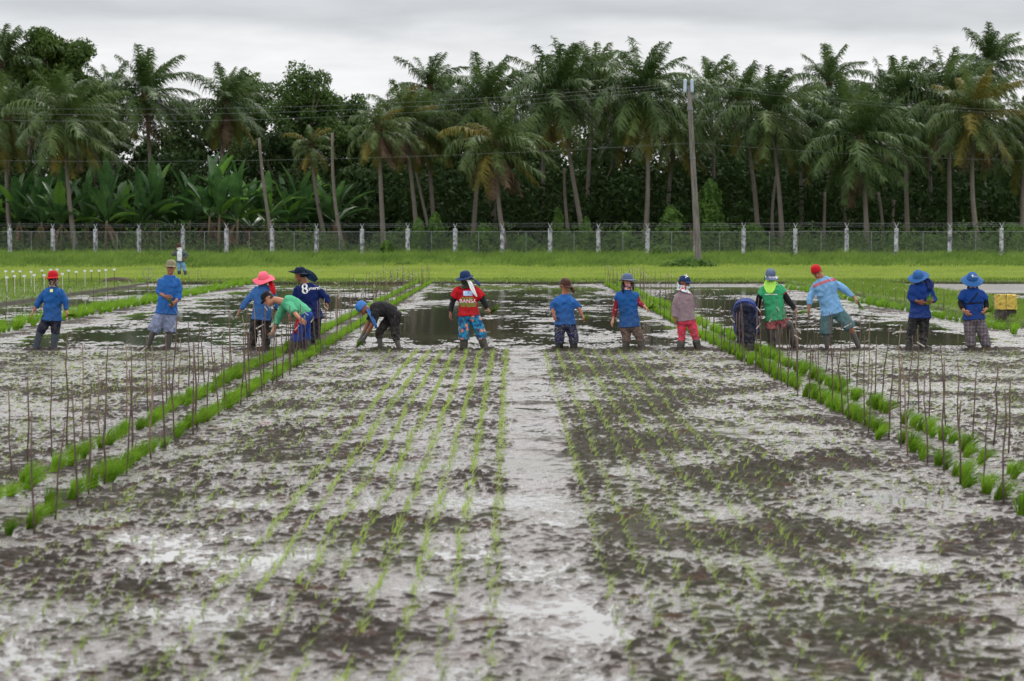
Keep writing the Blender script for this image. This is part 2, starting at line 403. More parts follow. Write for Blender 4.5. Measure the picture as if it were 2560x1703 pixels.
# ------------------------------------------------------------------ blades of grass, in bulk
def blades(P, H, W, lean, seg=2, rng=RNG, yaw=None):
    """P (n,3) roots, H heights, W widths, lean (n,2) horizontal tip offset; returns V,F (tapered, bent strips)"""
    n = len(P)
    if yaw is None: yaw = rng.uniform(-0.9, 0.9, n)
    sx, sy = np.cos(yaw), np.sin(yaw)
    rows = []
    for k in range(seg + 1):
        tt = k / seg
        c = P.copy().astype(float)
        c[:, 0] += lean[:, 0] * tt ** 1.8; c[:, 1] += lean[:, 1] * tt ** 1.8
        c[:, 2] += H * (tt - 0.12 * tt * tt)
        ww = W * (1 - 0.92 * tt ** 1.5) * 0.5
        rows.append(np.stack([c[:, 0] - sx * ww, c[:, 1] - sy * ww, c[:, 2]], -1))
        rows.append(np.stack([c[:, 0] + sx * ww, c[:, 1] + sy * ww, c[:, 2]], -1))
    V = np.stack(rows, 1).reshape(-1, 3)
    base = (np.arange(n) * (2 * (seg + 1)))[:, None]
    Fs = [base + np.array([[2 * k, 2 * k + 1, 2 * k + 3, 2 * k + 2]]) for k in range(seg)]
    return V, np.concatenate(Fs, 0)

G_SHORT = leaf_mat('short_grass', (0.21, 0.30, 0.050), (0.34, 0.42, 0.085), scale=0.35, trans=0.4)
G_TALL = leaf_mat('tall_grass', (0.065, 0.125, 0.024), (0.18, 0.28, 0.05), (0.27, 0.30, 0.11), scale=0.28, trans=0.4)
G_BANK = leaf_mat('bank_grass', (0.09, 0.16, 0.022), (0.19, 0.29, 0.045), (0.22, 0.22, 0.09), scale=0.8, trans=0.35)

def field_pts(n, y0, y1, marg=0.30):
    """random points, even in the picture's width, denser near than far"""
    u = RNG.uniform(0, 1, n); y = 1 / (1 / y0 + u * (1 / y1 - 1 / y0))
    y = y0 + (y1 - y0) * u * 0.5 + (y - y0) * 0.5
    x = RNG.uniform(-marg, marg, n) * y
    return x, y
x, y = field_pts(90000, 79.9, 118)
P = np.stack([x, y, land_z(x, y) - 0.01], -1); ok = P[:, 2] > 0.02; P = P[ok]; n = len(P)
H = RNG.uniform(0.06, 0.14, n) + 0.05 * sstep(95, 110, P[:, 1])
V, F = blades(P, H, RNG.uniform(0.03, 0.055, n), np.stack([RNG.uniform(-0.01, 0.07, n), RNG.uniform(-0.03, 0.03, n)], -1), 1)
tag(link('grass', mesh_np('grass', V, F, False, [G_SHORT])), 'short bright green grass on the field between water and fence', 'grass', kind='stuff')
# tall weedy grass in front of and under the fence
xs_, ys_, hs_ = [], [], []
x, y = field_pts(95000, 104, 150)
fy = fence_y(x)
ln = 108 + 9 * perlin(x * 0.06, x * 0 + 2.2, 71) + 4 * perlin(x * 0.3, y * 0.1, 72)
ok = (y > ln) & (y < fy + 8) & (perlin(x * 0.9, y * 0.35, 75) + 0.5 * perlin(x * 2.3, y * 0.8, 76) > -0.30 * RNG.uniform(0.3, 2.5, len(x))); x = x[ok]; y = y[ok]; n = len(x)
hh = 0.24 + 0.46 * sstep(0, 14, y - ln[ok]) * (0.8 + 0.7 * perlin(x * 0.35, y * 0.3, 73)) + 0.34 * perlin(x * 1.1, y * 0.5, 74)
H = np.clip(hh, 0.10, 1.35) * RNG.uniform(0.6, 1.15, n)
P = np.stack([x, y, land_z(x, y) - 0.02], -1)
V, F = blades(P, H, RNG.uniform(0.035, 0.10, n), np.stack([RNG.uniform(-0.15, 0.45, n), RNG.uniform(-0.08, 0.08, n)], -1) * (H[:, None] / 0.6), 2)
tag(link('tall_grass', mesh_np('tall_grass', V, F, False, [G_TALL])), 'tall uncut grass and weeds along the foot of the fence', 'tall grass', kind='stuff')
# grass on the bunds and hanging over the far bank
Ps = []
for (x0, x1, y0, y1, top), n in zip(BUNDS, (30000, 22000)):
    x = RNG.uniform(x0, x1, n) if x0 > 0 else RNG.uniform(max(x0, -26), x1, n)
    y = y0 + (y1 - y0) * RNG.uniform(0, 1, n) ** 1.3
    z = bund_z(x, y, x0, x1, top); ok = (z > 0.02) & (np.abs(x / y) < 0.36)
    Ps.append(np.stack([x, y, z - 0.01], -1)[ok])
x = RNG.uniform(-26, 26, 26000); y = RNG.uniform(79.3, 80.8, 26000); z = land_z(x, y); ok = z > -0.02
Pb = np.stack([x, y, z - 0.02], -1)[ok]
P = np.concatenate(Ps + [Pb]); n = len(P)
H = RNG.uniform(0.05, 0.16, n)
ln = np.stack([RNG.uniform(-0.02, 0.08, n), RNG.uniform(-0.05, 0.02, n)], -1)
V, F = blades(P, H, RNG.uniform(0.012, 0.03, n), ln, 2)
tag(link('bank_grass', mesh_np('bank_grass', V, F, False, [G_BANK])), 'rough grass growing on the raised earth banks', 'grass', kind='stuff')
# ------------------------------------------------------------------ rice seedlings planted in rows
G_SEED = leaf_mat('seedling_green', (0.20, 0.30, 0.045), (0.34, 0.44, 0.11), scale=2.0, trans=0.45, obj_rand=True)
G_BUNDLE = leaf_mat('bundle_green', (0.065, 0.165, 0.009), (0.19, 0.33, 0.025), scale=5.0, trans=0.42, obj_rand=True)
def tuft(rng, nb, h, spread, wid, base=0.008, lean_x=0.05, seg=3):
    a = rng.uniform(0, 2 * math.pi, nb); r = rng.uniform(0, 1, nb) ** 0.5
    P = np.stack([np.cos(a) * r * base, np.sin(a) * r * base, np.full(nb, -0.01)], -1)
    L = np.stack([np.cos(a) * r * spread + lean_x * rng.uniform(0.5, 1.5, nb), np.sin(a) * r * spread], -1)
    H = h * rng.uniform(0.7, 1.1, nb) * (1 - 0.12 * r)
    return blades(P, H, np.full(nb, wid), L, seg, rng)
seed_vars = []
for k in range(8):
    r = np.random.default_rng(100 + k)
    V, F = tuft(r, int(r.integers(3, 6)), 0.11, 0.035, 0.0052, 0.008, 0.035 + 0.02 * r.uniform(), 3)
    seed_vars.append((V, F))
seed_mesh = [mesh_np('rice_seedling', V, F, True, [G_SEED]) for V, F in seed_vars]
# planting plan: rows run away from the camera
rows = [-0.12 - 0.215 * i for i in range(14)] + [0.54 + 0.21 * i for i in range(14)]
rows += [-4.5 - 0.24 * i for i in range(28)] + [4.85 + 0.24 * i for i in range(24)]
pts = []
for rx in rows:
    y = 8.3 + random.uniform(0, 0.2)
    if abs(rx) > 4: y = abs(rx) / 0.33
    while y < 33.7:
        side = 0.9
        if -1.65 < rx < 0: side = 0.96 if y > 18 else 0.85
        elif 0.5 < rx < 1.9: side = 0.85
        elif abs(rx) < 4: side = 0.72
        gx = rx + random.gauss(0, 0.021 if rx < 0 and rx > -1.7 else 0.014 if 0 < rx < 2 else 0.024)
        if random.random() < side and abs(gx) < 0.34 * y: pts.append((gx, y))
        y += random.uniform(0.085, 0.13) if -1.7 < rx < 0 else random.uniform(0.085, 0.13) if 0 < rx < 2 else random.uniform(0.11, 0.17) if abs(rx) < 4 else random.uniform(0.15, 0.24)
pts.sort(key=lambda q: q[1])
pa = np.array(pts); pz = np.maximum(mud_h(pa[:, 0], pa[:, 1]), -0.012)
sgroup = 'rice seedlings just planted in rows in the foreground'
inview = [i for i, (x, y) in enumerate(pts) if abs(x) < 0.262 * y and y > 8.85]
ind = set(inview[:290])
for i in sorted(ind):
    x, y = pts[i]
    o = bpy.data.objects.new('rice_seedling', seed_mesh[i % 8]); COL.objects.link(o)
    o.location = (x, y, pz[i]); o.rotation_euler = (0, 0, random.uniform(-0.7, 0.7)); s = random.uniform(0.65, 1.1) * (0.75 if x > 0 else 1); o.scale = (s, s, s * random.uniform(0.85, 1.1))
    tag(o, 'thin pale rice seedling standing in the blurred mud nearest the camera', 'rice seedling', sgroup)
Vs, Fs, b = [], [], 0
for i, (x, y) in enumerate(pts):
    if i in ind: continue
    V, F = seed_vars[random.randrange(8)]
    a = random.uniform(-0.7, 0.7); s = random.uniform(0.8, 1.25) * (0.72 if x > 0 or abs(x) > 1.7 else 1)
    c, sn = math.cos(a) * s, math.sin(a) * s
    W = np.stack([V[:, 0] * c - V[:, 1] * sn + x, V[:, 0] * sn + V[:, 1] * c + y, V[:, 2] * s + pz[i]], -1)
    Vs.append(W); Fs.append(F + b); b += len(V)
# strewn loose shoots and weeds between the rows
n = 15000
x = RNG.uniform(-0.34, 0.34, n); y = 8.5 + 25 * RNG.uniform(0, 1, n) ** 0.8; x = x * y
wgt = 0.12 + 0.28 * sstep(0.5, 0.9, x) * (1 - sstep(2.0, 3.2, x)) + 0.55 * sstep(4.0, 4.6, np.abs(x)) + 0.25 * sstep(-1.6, -2.6, x)
wgt = wgt * (0.4 + 1.0 * sstep(-0.2, 0.5, perlin(x * 0.8, y * 0.5, 81))) * (1 - sstep(-0.15, -0.02, x) * (1 - sstep(0.45, 0.6, x)))
ok = RNG.uniform(0, 1, n) < wgt; x = x[ok]; y = y[ok]; n = len(x)
P = np.stack([x, y, np.maximum(mud_h(x, y), -0.005) - 0.004], -1)
Vw, Fw = blades(P, RNG.uniform(0.02, 0.085, n), RNG.uniform(0.004, 0.008, n), np.stack([RNG.uniform(-0.03, 0.09, n), RNG.uniform(-0.05, 0.05, n)], -1), 2)
# pad the 2-segment strips with the rest
Vs.append(Vw); Fs.append(Fw + b)
tag(link('planted_seedlings', mesh_np('planted_seedlings', np.concatenate(Vs), np.concatenate(Fs), True, [G_SEED])),
    'many small rice seedlings planted in rows across the mud up to the workers', 'rice seedlings', kind='stuff')

# ------------------------------------------------------------------ seedling bundles set out in lines
bun_vars = []
for k in range(7):
    r = np.random.default_rng(200 + k)
    V, F = tuft(r, 95, 0.225, 0.085, 0.007, 0.028, 0.05 + 0.05 * r.uniform(), 3)
    bun_vars.append((V, F))
bun_mesh = [mesh_np('seedling_bundle', V, F, True, [G_BUNDLE]) for V, F in bun_vars]
ROW = {'li': (-3.31, 12.2, 79, 'left inner line of bundles beside the centre plot'),
       'lo': (-3.84, 13.5, 79, 'left outer line of bundles behind the inner line'),
       'ri': (3.65, 13.6, 78, 'right inner line of bundles beside the centre plot'),
       'ro': (4.13, 15.0, 78, 'right outer line of bundles behind the inner line')}
bpts = []
for key, (rx, y0, y1, lab) in ROW.items():
    y = y0 + 0.2
    while y < y1:
        gap = random.uniform(0.27, 0.44) if y < 20 else random.uniform(0.19, 0.30)
        if not (y < 24 and random.random() < 0.08):
            bpts.append((rx + random.gauss(0, 0.035), y, key))
        y += gap
for rx, y0, y1, key in ((-10.35, 36, 79, 'fl'), (-10.85, 38, 79, 'fl'), (10.15, 39, 74, 'fr')):
    y = y0
    while y < y1:
        bpts.append((rx + random.gauss(0, 0.06), y, key)); y += random.uniform(0.3, 0.5)
for k in range(9): bpts.append((-17.8 - 0.4 * random.random() + 1.5 * k * 0.22, 68 + k * 0.5, 'bank'))
bpts.sort(key=lambda q: q[1])
ba = np.array([(q[0], q[1]) for q in bpts])
bz = np.maximum(mud_h(ba[:, 0], ba[:, 1]), -0.01)
blab = {'li': 'bright green bundle of rice seedlings in the left line next to the centre plot',
        'lo': 'bright green bundle of rice seedlings in the outer of the two left lines',
        'ri': 'bright green bundle of rice seedlings in the right line next to the centre plot',
        'ro': 'bright green bundle of rice seedlings in the outer of the two right lines',
        'fl': 'green bundle of rice seedlings in the far left line behind the red capped worker',
        'fr': 'green bundle of rice seedlings in the far right line by the grassy bank', 'bank': 'bundle on the bank'}
nb = 0; Vs, Fs, b = [], [], 0
for i, (x, y, key) in enumerate(bpts):
    a = random.uniform(-0.6, 0.6); s = random.uniform(0.74, 1.24)
    if y > 36 and key in ('fl', 'fr'): s *= 1.35
    z = bz[i] if key != 'bank' else 0.1
    if nb < 296 and abs(x) < 0.27 * y and key != 'bank':
        nb += 1
        o = bpy.data.objects.new('seedling_bundle', bun_mesh[i % 7]); COL.objects.link(o)
        o.location = (x, y, z); o.rotation_euler = (random.uniform(-.2, .2), random.uniform(-0.12, 0.3), a); o.scale = (s * 0.98, s * 0.98, s * 0.97)
        tag(o, blab[key], 'seedling bundle', 'rice seedling bundles, ' + {'li': 'left inner line', 'lo': 'left outer line', 'ri': 'right inner line', 'ro': 'right outer line', 'fl': 'far left line', 'fr': 'far right line'}[key])
        continue
    V, F = bun_vars[random.randrange(7)]
    sel = F.reshape(3, -1, 4)[:, ::(2 if y < 60 else 3)].reshape(-1, 4)    # fewer blades where a bundle is small in view
    c, sn = math.cos(a) * s, math.sin(a) * s
    Vs.append(np.stack([V[:, 0] * c - V[:, 1] * sn + x, V[:, 0] * sn + V[:, 1] * c + y, V[:, 2] * s + z], -1)); Fs.append(sel + b); b += len(V)
tag(link('far_seedling_bundles', mesh_np('far_seedling_bundles', np.concatenate(Vs), np.concatenate(Fs), True, [G_BUNDLE])),
    'long lines of green seedling bundles running away behind the workers', 'seedling bundles', kind='stuff')

# ------------------------------------------------------------------ stakes with paper tags
STAKE = plain_mat('stake_wood', (0.06, 0.038, 0.033), (0.15, 0.10, 0.085), 5, 0.8, 0.2)
STAKE2 = plain_mat('stake_cane', (0.16, 0.11, 0.07), (0.26, 0.19, 0.13), 5, 0.75, 0.2)
TAGM = plain_mat('paper_tag', (0.62, 0.60, 0.55), (0.42, 0.39, 0.34), 9, 0.8, 0.2)
stake_meshes = []
for k in range(6):
    mb = MB(); r = random.Random(k)
    pts_ = [(r.uniform(-.012, .012) * (i > 0), r.uniform(-.01, .01) * (i > 0), -0.12 + i * 0.28) for i in range(5)]
    mb.tube(pts_, [0.0064, 0.0068, 0.0062, 0.0056, 0.0045], 6)
    stake_meshes.append(mb.mesh('stake', STAKE2 if k == 5 else STAKE, True))
tag_meshes = []
for k in range(4):
    mb = MB(); r = random.Random(40 + k)
    a = (-0.9, -0.5, 0.7, 1.05)[k]
    L_ = (0.095, 0.12, 0.10, 0.08)[k]
    mb.box((L_ * 0.3 * math.cos(a), -0.012, -L_ * 0.3 * abs(math.sin(a)) - 0.01), (L_, 0.003, 0.013), Matrix.Rotation(abs(a) * 0.9, 3, 'Y'))
    tag_meshes.append(mb.mesh('tag', TAGM))
def stake(x, y, z, h, tagged, label, group, cane=False):
    o = bpy.data.objects.new('stake', stake_meshes[5 if cane else random.randrange(5)]); COL.objects.link(o)
    o.location = (x, y, z); o.scale = (random.uniform(0.8, 1.45), 1.15, h); 
    lx, ly = random.gauss(0, 0.045), random.gauss(0, 0.04)
    o.rotation_euler = (ly, lx, random.uniform(-3, 3))
    tag(o, label, 'stake', group)
    if tagged:
        c = bpy.data.objects.new('tag', random.choice(tag_meshes)); COL.objects.link(c); c.parent = o
        c.location = (0, 0, 0.99 - random.uniform(0.02, 0.16)); c.scale = (1 / 1.15, 1 / 1.15, 1 / h)
        c.rotation_euler = (0, 0, -o.rotation_euler[2] + random.uniform(-0.9, 0.9) + random.choice((0, math.pi)))
    return o
SL = {'li': (-3.2, 13.0, 78, 'thin brown stake in the left inner line, beside the centre plot'),
      'lo': (-4.13, 14.2, 78, 'thin brown stake in the left outer line, behind the bundles'),
      'ri': (3.60, 14.4, 77, 'thin brown stake in the right inner line, beside the centre plot'),
      'ro': (4.52, 16.6, 77, 'thin brown stake in the right outer line, behind the bundles'),
      'fl': (-11.85, 45, 79, 'thin stake in the far left line in front of the left bank'),
      'fr': (10.85, 42, 79, 'thin stake in the far right line at the edge of the right bank')}
GN = {'li': 'stakes in the left inner line', 'lo': 'stakes in the left outer line', 'ri': 'stakes in the right inner line', 'ro': 'stakes in the right outer line', 'fl': 'stakes in the far left line', 'fr': 'stakes in the far right line'}
ns = 0
for key, (rx, y0, y1, lab) in SL.items():
    y = y0 + 0.15
    while y < y1 and ns < 298:
        x = rx + random.gauss(0, 0.03)
        z = float(mud_h(np.array([x]), np.array([y]))[0]) if key[0] != 'f' else 0.0
        h = random.uniform(0.66, 0.95) if key[0] != 'f' else random.uniform(0.55, 0.7)
        if random.random() < 0.12: h *= 1.12
        tg = random.random() < (0.0 if y < 22 else 0.4 if y < 32 else 0.6)
        lab2 = lab.replace('thin brown stake', 'stake with white slip').replace('thin stake', 'stake with white slip') if tg else lab
        stake(x, y, max(z, -0.01), h, tg, lab2, GN[key] + (' that carry a slip' if tg else ''), random.random() < 0.12)
        ns += 1
        y += random.uniform(0.6, 0.72) if y < 34 else (random.uniform(1.0, 1.5) if key[0] != 'f' else random.uniform(1.4, 2.0))
# ------------------------------------------------------------------ trees behind the fence
P_GREEN = leaf_mat('palm_leaf', (0.028, 0.060, 0.015), (0.095, 0.150, 0.040), scale=0.35, trans=0.22, rough=0.42, spec=0.28)
P_OLIVE = leaf_mat('palm_leaf_olive', (0.042, 0.078, 0.018), (0.115, 0.165, 0.045), scale=0.35, trans=0.25, rough=0.42, spec=0.28)
P_YELLOW = leaf_mat('palm_leaf_yellow', (0.085, 0.10, 0.020), (0.20, 0.165, 0.035), (0.15, 0.085, 0.03), scale=0.5, trans=0.25)
P_BROWN = leaf_mat('palm_leaf_dead', (0.07, 0.045, 0.03), (0.16, 0.105, 0.065), scale=0.5, trans=0.1)
m = mat('palm_bark'); t = m.node_tree; g = coords(t, 'Object')
wv = N(t, 'ShaderNodeTexWave'); wv.bands_direction = 'Z'; wv.inputs['Scale'].default_value = 2.6; wv.inputs['Distortion'].default_value = 1.5; t.links.new(g, wv.inputs[0])
col = mix_col(t, noise(t, g, 1.7, 4, 0.6), (0.11, 0.095, 0.08), (0.25, 0.22, 0.19))
col = mix_col(t, math_node(t, 'MULTIPLY', wv.outputs['Fac'], 0.45), col, (0.055, 0.045, 0.038))
p = principled(t, col, 0.85, 0.2, wv.outputs['Fac'], 0.5, 0.03); out(t, p.outputs[0]); BARK = m
NUT = plain_mat('coconut', (0.16, 0.15, 0.03), (0.25, 0.13, 0.03), 3, 0.5, 0.3)
FIBRE = plain_mat('palm_fibre', (0.045, 0.03, 0.02), (0.09, 0.06, 0.035), 8, 0.9, 0.1)

def frond_mesh(az, e0, L, bend, wind, mt, rng, twist=0.0):
    """one feather leaf from the origin: rib plus hanging leaflets"""
    n = 15
    d = np.array([math.cos(az), math.sin(az), 0.0])
    pts = [np.zeros(3)]; dirs = []
    side_v = rng.uniform(-0.12, 0.12)
    for i in range(n):
        tt = i / (n - 1)
        e = e0 - bend * tt ** 1.25
        v = d * math.cos(e) + np.array([0, 0, math.sin(e)]) + np.array([wind * tt ** 1.3, side_v * tt, 0])
        v /= np.linalg.norm(v); dirs.append(v)
        pts.append(pts[-1] + v * (L / n))
    pts = np.array(pts[:-1]); dirs = np.array(dirs)
    V = []; F = []
    # rib
    for i in range(n):
        v = dirs[i]; s = np.cross(v, [0, 0, 1.0]); ns_ = np.linalg.norm(s); s = s / ns_ if ns_ > 1e-3 else np.array([1.0, 0, 0])
        u = np.cross(s, v); r = 0.045 * (1 - 0.8 * i / n)
        V += [pts[i] - s * r, pts[i] + s * r, pts[i] - u * r * 0.8]
    for i in range(n - 1):
        a = 3 * i
        for k in range(3):
            k2 = (k + 1) % 3; F.append((a + k, a + k2, a + 3 + k2, a + 3 + k))
    base = len(V)
    m_ = 58
    tt = np.linspace(0.10, 0.995, m_)
    fi = tt * (n - 1); i0 = np.clip(fi.astype(int), 0, n - 2); fr = (fi - i0)[:, None]
    c = pts[i0] * (1 - fr) + pts[i0 + 1] * fr; v = dirs[i0] * (1 - fr) + dirs[i0 + 1] * fr
    s = np.cross(v, np.array([0, 0, 1.0])); s /= np.maximum(np.linalg.norm(s, axis=1), 1e-3)[:, None]
    ll = (0.36 + 0.75 * np.sin(np.pi * np.clip(tt * 0.86 + 0.10, 0, 1)) ** 0.8) * (L / 5.0) * 1.12
    out_v = []
    for sg in (-1, 1):
        jit = rng.uniform(-0.28, 0.28, (m_, 3))
        d1 = s * sg * 0.72 + v * 0.55 + jit + np.array([wind * 0.35, 0, -0.16])
        d1 /= np.linalg.norm(d1, axis=1)[:, None]
        d2 = s * sg * 0.34 + v * 0.45 + jit * 1.3 + np.array([wind * 0.9, 0, -0.85])
        d2 /= np.linalg.norm(d2, axis=1)[:, None]
        lv = (ll * rng.uniform(0.75, 1.08, m_))[:, None]
        p1 = c + d1 * lv * 0.5; p2 = p1 + d2 * lv * 0.55
        wv_ = v * 0.040 * (L / 4.5)
        out_v.append(np.stack([c - wv_, c + wv_, p1 + wv_ * 0.9, p1 - wv_ * 0.9, p2 + wv_ * 0.15, p2 - wv_ * 0.15], 1))
    A = np.concatenate(out_v, 0).reshape(-1, 3)
    k = np.arange(2 * m_)[:, None] * 6 + base
    F2 = np.concatenate([k + np.array([[0, 1, 2, 3]]), k + np.array([[3, 2, 4, 5]])], 0)
    return mesh_np('frond', np.concatenate([np.array(V), A]), np.concatenate([np.array(F), F2]), True, [mt])

def palm(crown, base, d, size, nf, label, tone='green', up=0.5, old=0.2, nuts=False, dead=False, seed=0, droop=1.0, windk=1.0, hang=0.0):
    """crown/base are photo pixels of the crown's heart and of the trunk's foot line"""
    rng = np.random.default_rng(900 + seed); r = random.Random(seed)
    c = unproj(crown[0], crown[1], d)
    # trunk line: extend through the given lower point down to the ground
    b = unproj(base[0], base[1], d)
    gz = float(land_z(b.x, d)) - 0.1
    k = (c.z - gz) / max(c.z - b.z, 0.5)
    foot = c + (b - c) * k
    foot.x = c.x + (foot.x - c.x) * 0.9
    root = empty('palm_tree', (foot.x, d, gz), label, 'palm tree', 'coconut palms behind the fence' if not dead else 'bare palm trunks behind the fence')
    top = c - Vector((foot.x, d, gz))
    size *= 1.06; nf = int(nf * 1.65); old *= (0.75 if tone == 'yellow' else 0.5)
    mb = MB(); pts_, rad = [], []
    bow = r.uniform(-0.35, 0.35)
    for i in range(13):
        q = i / 12
        pts_.append((top.x * q + bow * math.sin(q * math.pi), 0.15 * math.sin(q * 3 + seed), top.z * q))
        rad.append((0.19 + 0.12 * (1 - q) ** 6 - 0.055 * q) * (0.78 if dead else 1.0))
    mb.tube(pts_, rad, 9)
    mb.build('trunk', BARK, root, True)
    if dead: 
        return root
    mb = MB()
    mb.tube([top + Vector((0, 0, -0.7)), top + Vector((0, 0, -0.1)), top + Vector((0, 0, 0.55)), top + Vector((0.1, 0, 1.1))], [0.2, 0.34, 0.3, 0.08], 8)
    mb.build('crown_shaft', FIBRE, root, True)
    if nuts:
        for q in range(9):
            a = r.uniform(0, 6.28); mb = MB()
            cc = top + Vector((math.cos(a) * 0.42, -abs(math.sin(a)) * 0.42, r.uniform(-0.55, 0.0)))
            mb.tube([cc + Vector((0, 0, z_)) for z_ in (-0.15, -0.11, 0, 0.11, 0.15)], [0.03, 0.10, 0.14, 0.10, 0.03], 7)
            mb.build('coconut', NUT, root, True)
    a0 = r.uniform(0, 6.28)
    for q in range(nf):
        fq = q / (nf - 1)
        e = math.radians(87 - 152 * fq ** 1.05) + r.uniform(-0.12, 0.12)
        az = a0 + q * 2.39996 + r.uniform(-0.2, 0.2)
        L = size * (0.78 + 0.3 * math.sin(math.pi * min(1, fq + 0.18))) * r.uniform(0.85, 1.1) * (0.78 + 0.34 * min(1, fq / 0.45))
        bend = ((0.35 + 0.9 * min(1, fq / 0.35) + r.uniform(-0.1, 0.3)) * droop if e > -0.3 else 0.5)
        wd = windk * (0.30 + 0.25 * r.random()) * (1 if e > -0.5 else 0.35)
        if fq > 1 - old: mt = P_YELLOW if r.random() < 0.65 else P_BROWN
        elif fq > 1 - old * 1.8: mt = P_OLIVE
        else: mt = {'green': P_GREEN, 'olive': P_OLIVE if r.random() < 0.6 else P_GREEN, 'yellow': P_OLIVE if r.random() < 0.6 else P_YELLOW}[tone]
        me = frond_mesh(az, e, L, bend, wd, mt, rng)
        o = link('frond', me, root, top + Vector((0, 0, 0.25 - 0.5 * fq)))
    return root
PALMS = [
 # crown px, trunk px, depth, frond length, fronds, label, kwargs
 ((6, 168), (12, 470), 170, 5.0, 22, 'tall palm cut by the left edge of the photo, topmost crown there', dict(tone='green')),
 ((20, 300), (26, 505), 160, 4.4, 20, 'lower drooping palm at the left edge of the photo, under the tall one', dict(tone='olive', old=.3)),
 ((88, 262), (40, 500), 174, 4.4, 16, 'dark palm between the left edge and the first full crown', dict(tone='green')),
 ((164, 303), (191, 610), 153, 4.9, 25, 'first full palm from the left, broad skirt of brownish hanging fronds', dict(tone='olive', old=.3, droop=1.1)),
 ((278, 250), (290, 463), 178, 4.2, 16, 'half hidden palm left of the tallest left palm', dict()),
 ((230, 350), (240, 480), 166, 4.0, 16, 'low palm behind the banana plants, right of the broad skirted palm', dict(tone='olive')),
 ((362, 240), (370, 450), 162, 4.6, 25, 'tall upright palm with tufted top against the left sky', dict(tone='green', up=.8, nuts=True)),
 ((564, 262), (554, 440), 164, 4.2, 22, 'thin crowned palm in the gap left of the broadleaf trees, brown fronds on its right', dict(tone='green', old=.25)),
 ((778, 372), (805, 520), 158, 2.5, 13, 'small sick palm with few curled yellowish fronds between the two bare trunks', dict(tone='yellow', old=.5, droop=1.5, windk=.4)),
 ((947, 330), (961, 614), 150, 3.3, 17, 'yellowing palm, leftmost of the yellow palms right of the broadleaf trees', dict(tone='yellow', old=.45, droop=1.2)),
 ((1013, 312), (1041, 552), 156, 3.9, 20, 'olive and orange palm leaning over, second of the yellowing group', dict(tone='yellow', old=.35)),
 ((1068, 330), (1085, 530), 160, 4.2, 20, 'palm with orange lower fronds, third of the yellowing group', dict(tone='olive', old=.35)),
 ((1075, 225), (1062, 530), 180, 4.4, 18, 'dark palm rising behind the yellowing group', dict()),
 ((1216, 262), (1185, 564), 160, 4.9, 25, 'tall green palm right of the yellowing group, fronds blown to the right', dict(nuts=False, old=.15)),
 ((1243, 368), (1270, 626), 147, 4.3, 23, 'low palm with a skirt of orange and yellow fronds near the photo centre', dict(tone='yellow', old=.4, droop=1.1)),
 ((1160, 300), (1252, 600), 165, 4.4, 20, 'green palm partly behind the low orange skirted palm', dict(tone='green')),
 ((1402, 240), (1457, 544), 154, 5.2, 27, 'large dark palm right of the photo centre with leaning trunk', dict(old=.2, nuts=True)),
 ((1360, 250), (1355, 540), 172, 4.8, 20, 'palm on the left flank of the large dark central palm', dict()),
 ((1490, 215), (1470, 540), 170, 4.9, 22, 'palm on the right flank of the large dark central palm', dict(tone='olive', old=.2)),
 ((1555, 330), (1480, 550), 176, 4.2, 18, 'short dark palm between the two big central crowns', dict(tone='green')),
 ((1612, 240), (1610, 614), 152, 5.2, 27, 'large palm left of the utility pole with straight trunk', dict(old=.25)),
 ((1690, 330), (1675, 520), 168, 4.4, 20, 'yellowish fronded palm directly behind the utility pole', dict(tone='olive', old=.35)),
 ((1773, 235), (1775, 470), 172, 4.2, 20, 'narrow dark palm just right of the utility pole', dict(up=.8)),
 ((1851, 262), (1897, 606), 160, 4.4, 22, 'palm with a bunch of orange nuts and a leaning trunk, right of the pole', dict(nuts=True)),
 ((1928, 292), (1958, 622), 152, 4.6, 24, 'palm with arching olive fronds, second in front right of the pole', dict(tone='olive', old=.15)),
 ((2005, 330), (2008, 625), 166, 4.4, 20, 'dark palm in the shade between two front right palms', dict()),
 ((2072, 215), (2060, 540), 178, 4.3, 20, 'distant palm with upright top above the low wide palm', dict(up=.8)),
 ((2150, 357), (2170, 634), 147, 5.0, 27, 'low wide dark palm with long hanging fronds, right part of the photo', dict(old=.1, nuts=True)),
 ((2110, 300), (2118, 560), 165, 4.6, 20, 'green palm right behind the low wide palm', dict()),
 ((2259, 262), (2269, 620), 160, 5.0, 25, 'tall palm right of the low wide palm, top against the sky', dict(nuts=True)),
 ((2372, 255), (2374, 600), 156, 4.9, 25, 'tall palm left of the yellowish right palm, silvery fronds on its left', dict()),
 ((2438, 291), (2450, 626), 147, 4.5, 24, 'yellowish palm with pale coconuts near the right edge', dict(tone='yellow', old=.3, nuts=True)),
 ((2473, 165), (2470, 480), 175, 4.4, 22, 'highest palm crown at the upper right against the sky', dict()),
 ((2551, 350), (2556, 560), 158, 4.6, 22, 'palm cut by the right edge of the photo', dict(tone='olive')),
 ((2320, 330), (2330, 560), 176, 4.4, 18, 'dark palm in the second row between the two tall right palms', dict()),
 ((2210, 250), (2216, 560), 180, 4.4, 18, 'back row palm between the low wide palm and the tall one', dict()),
]
for i, (c, b, d, s, nf, lab, kw) in enumerate(PALMS):
    palm(c, b, d, s, nf, lab, seed=i, **kw)
palm((648, 345), (682, 580), 150, 1, 0, 'bare leaning palm trunk without crown, left of the broadleaf trees', dead=True, seed=71)
palm((831, 332), (861, 610), 150, 1, 0, 'bare palm trunk without crown, right of the small sick palm', dead=True, seed=72)
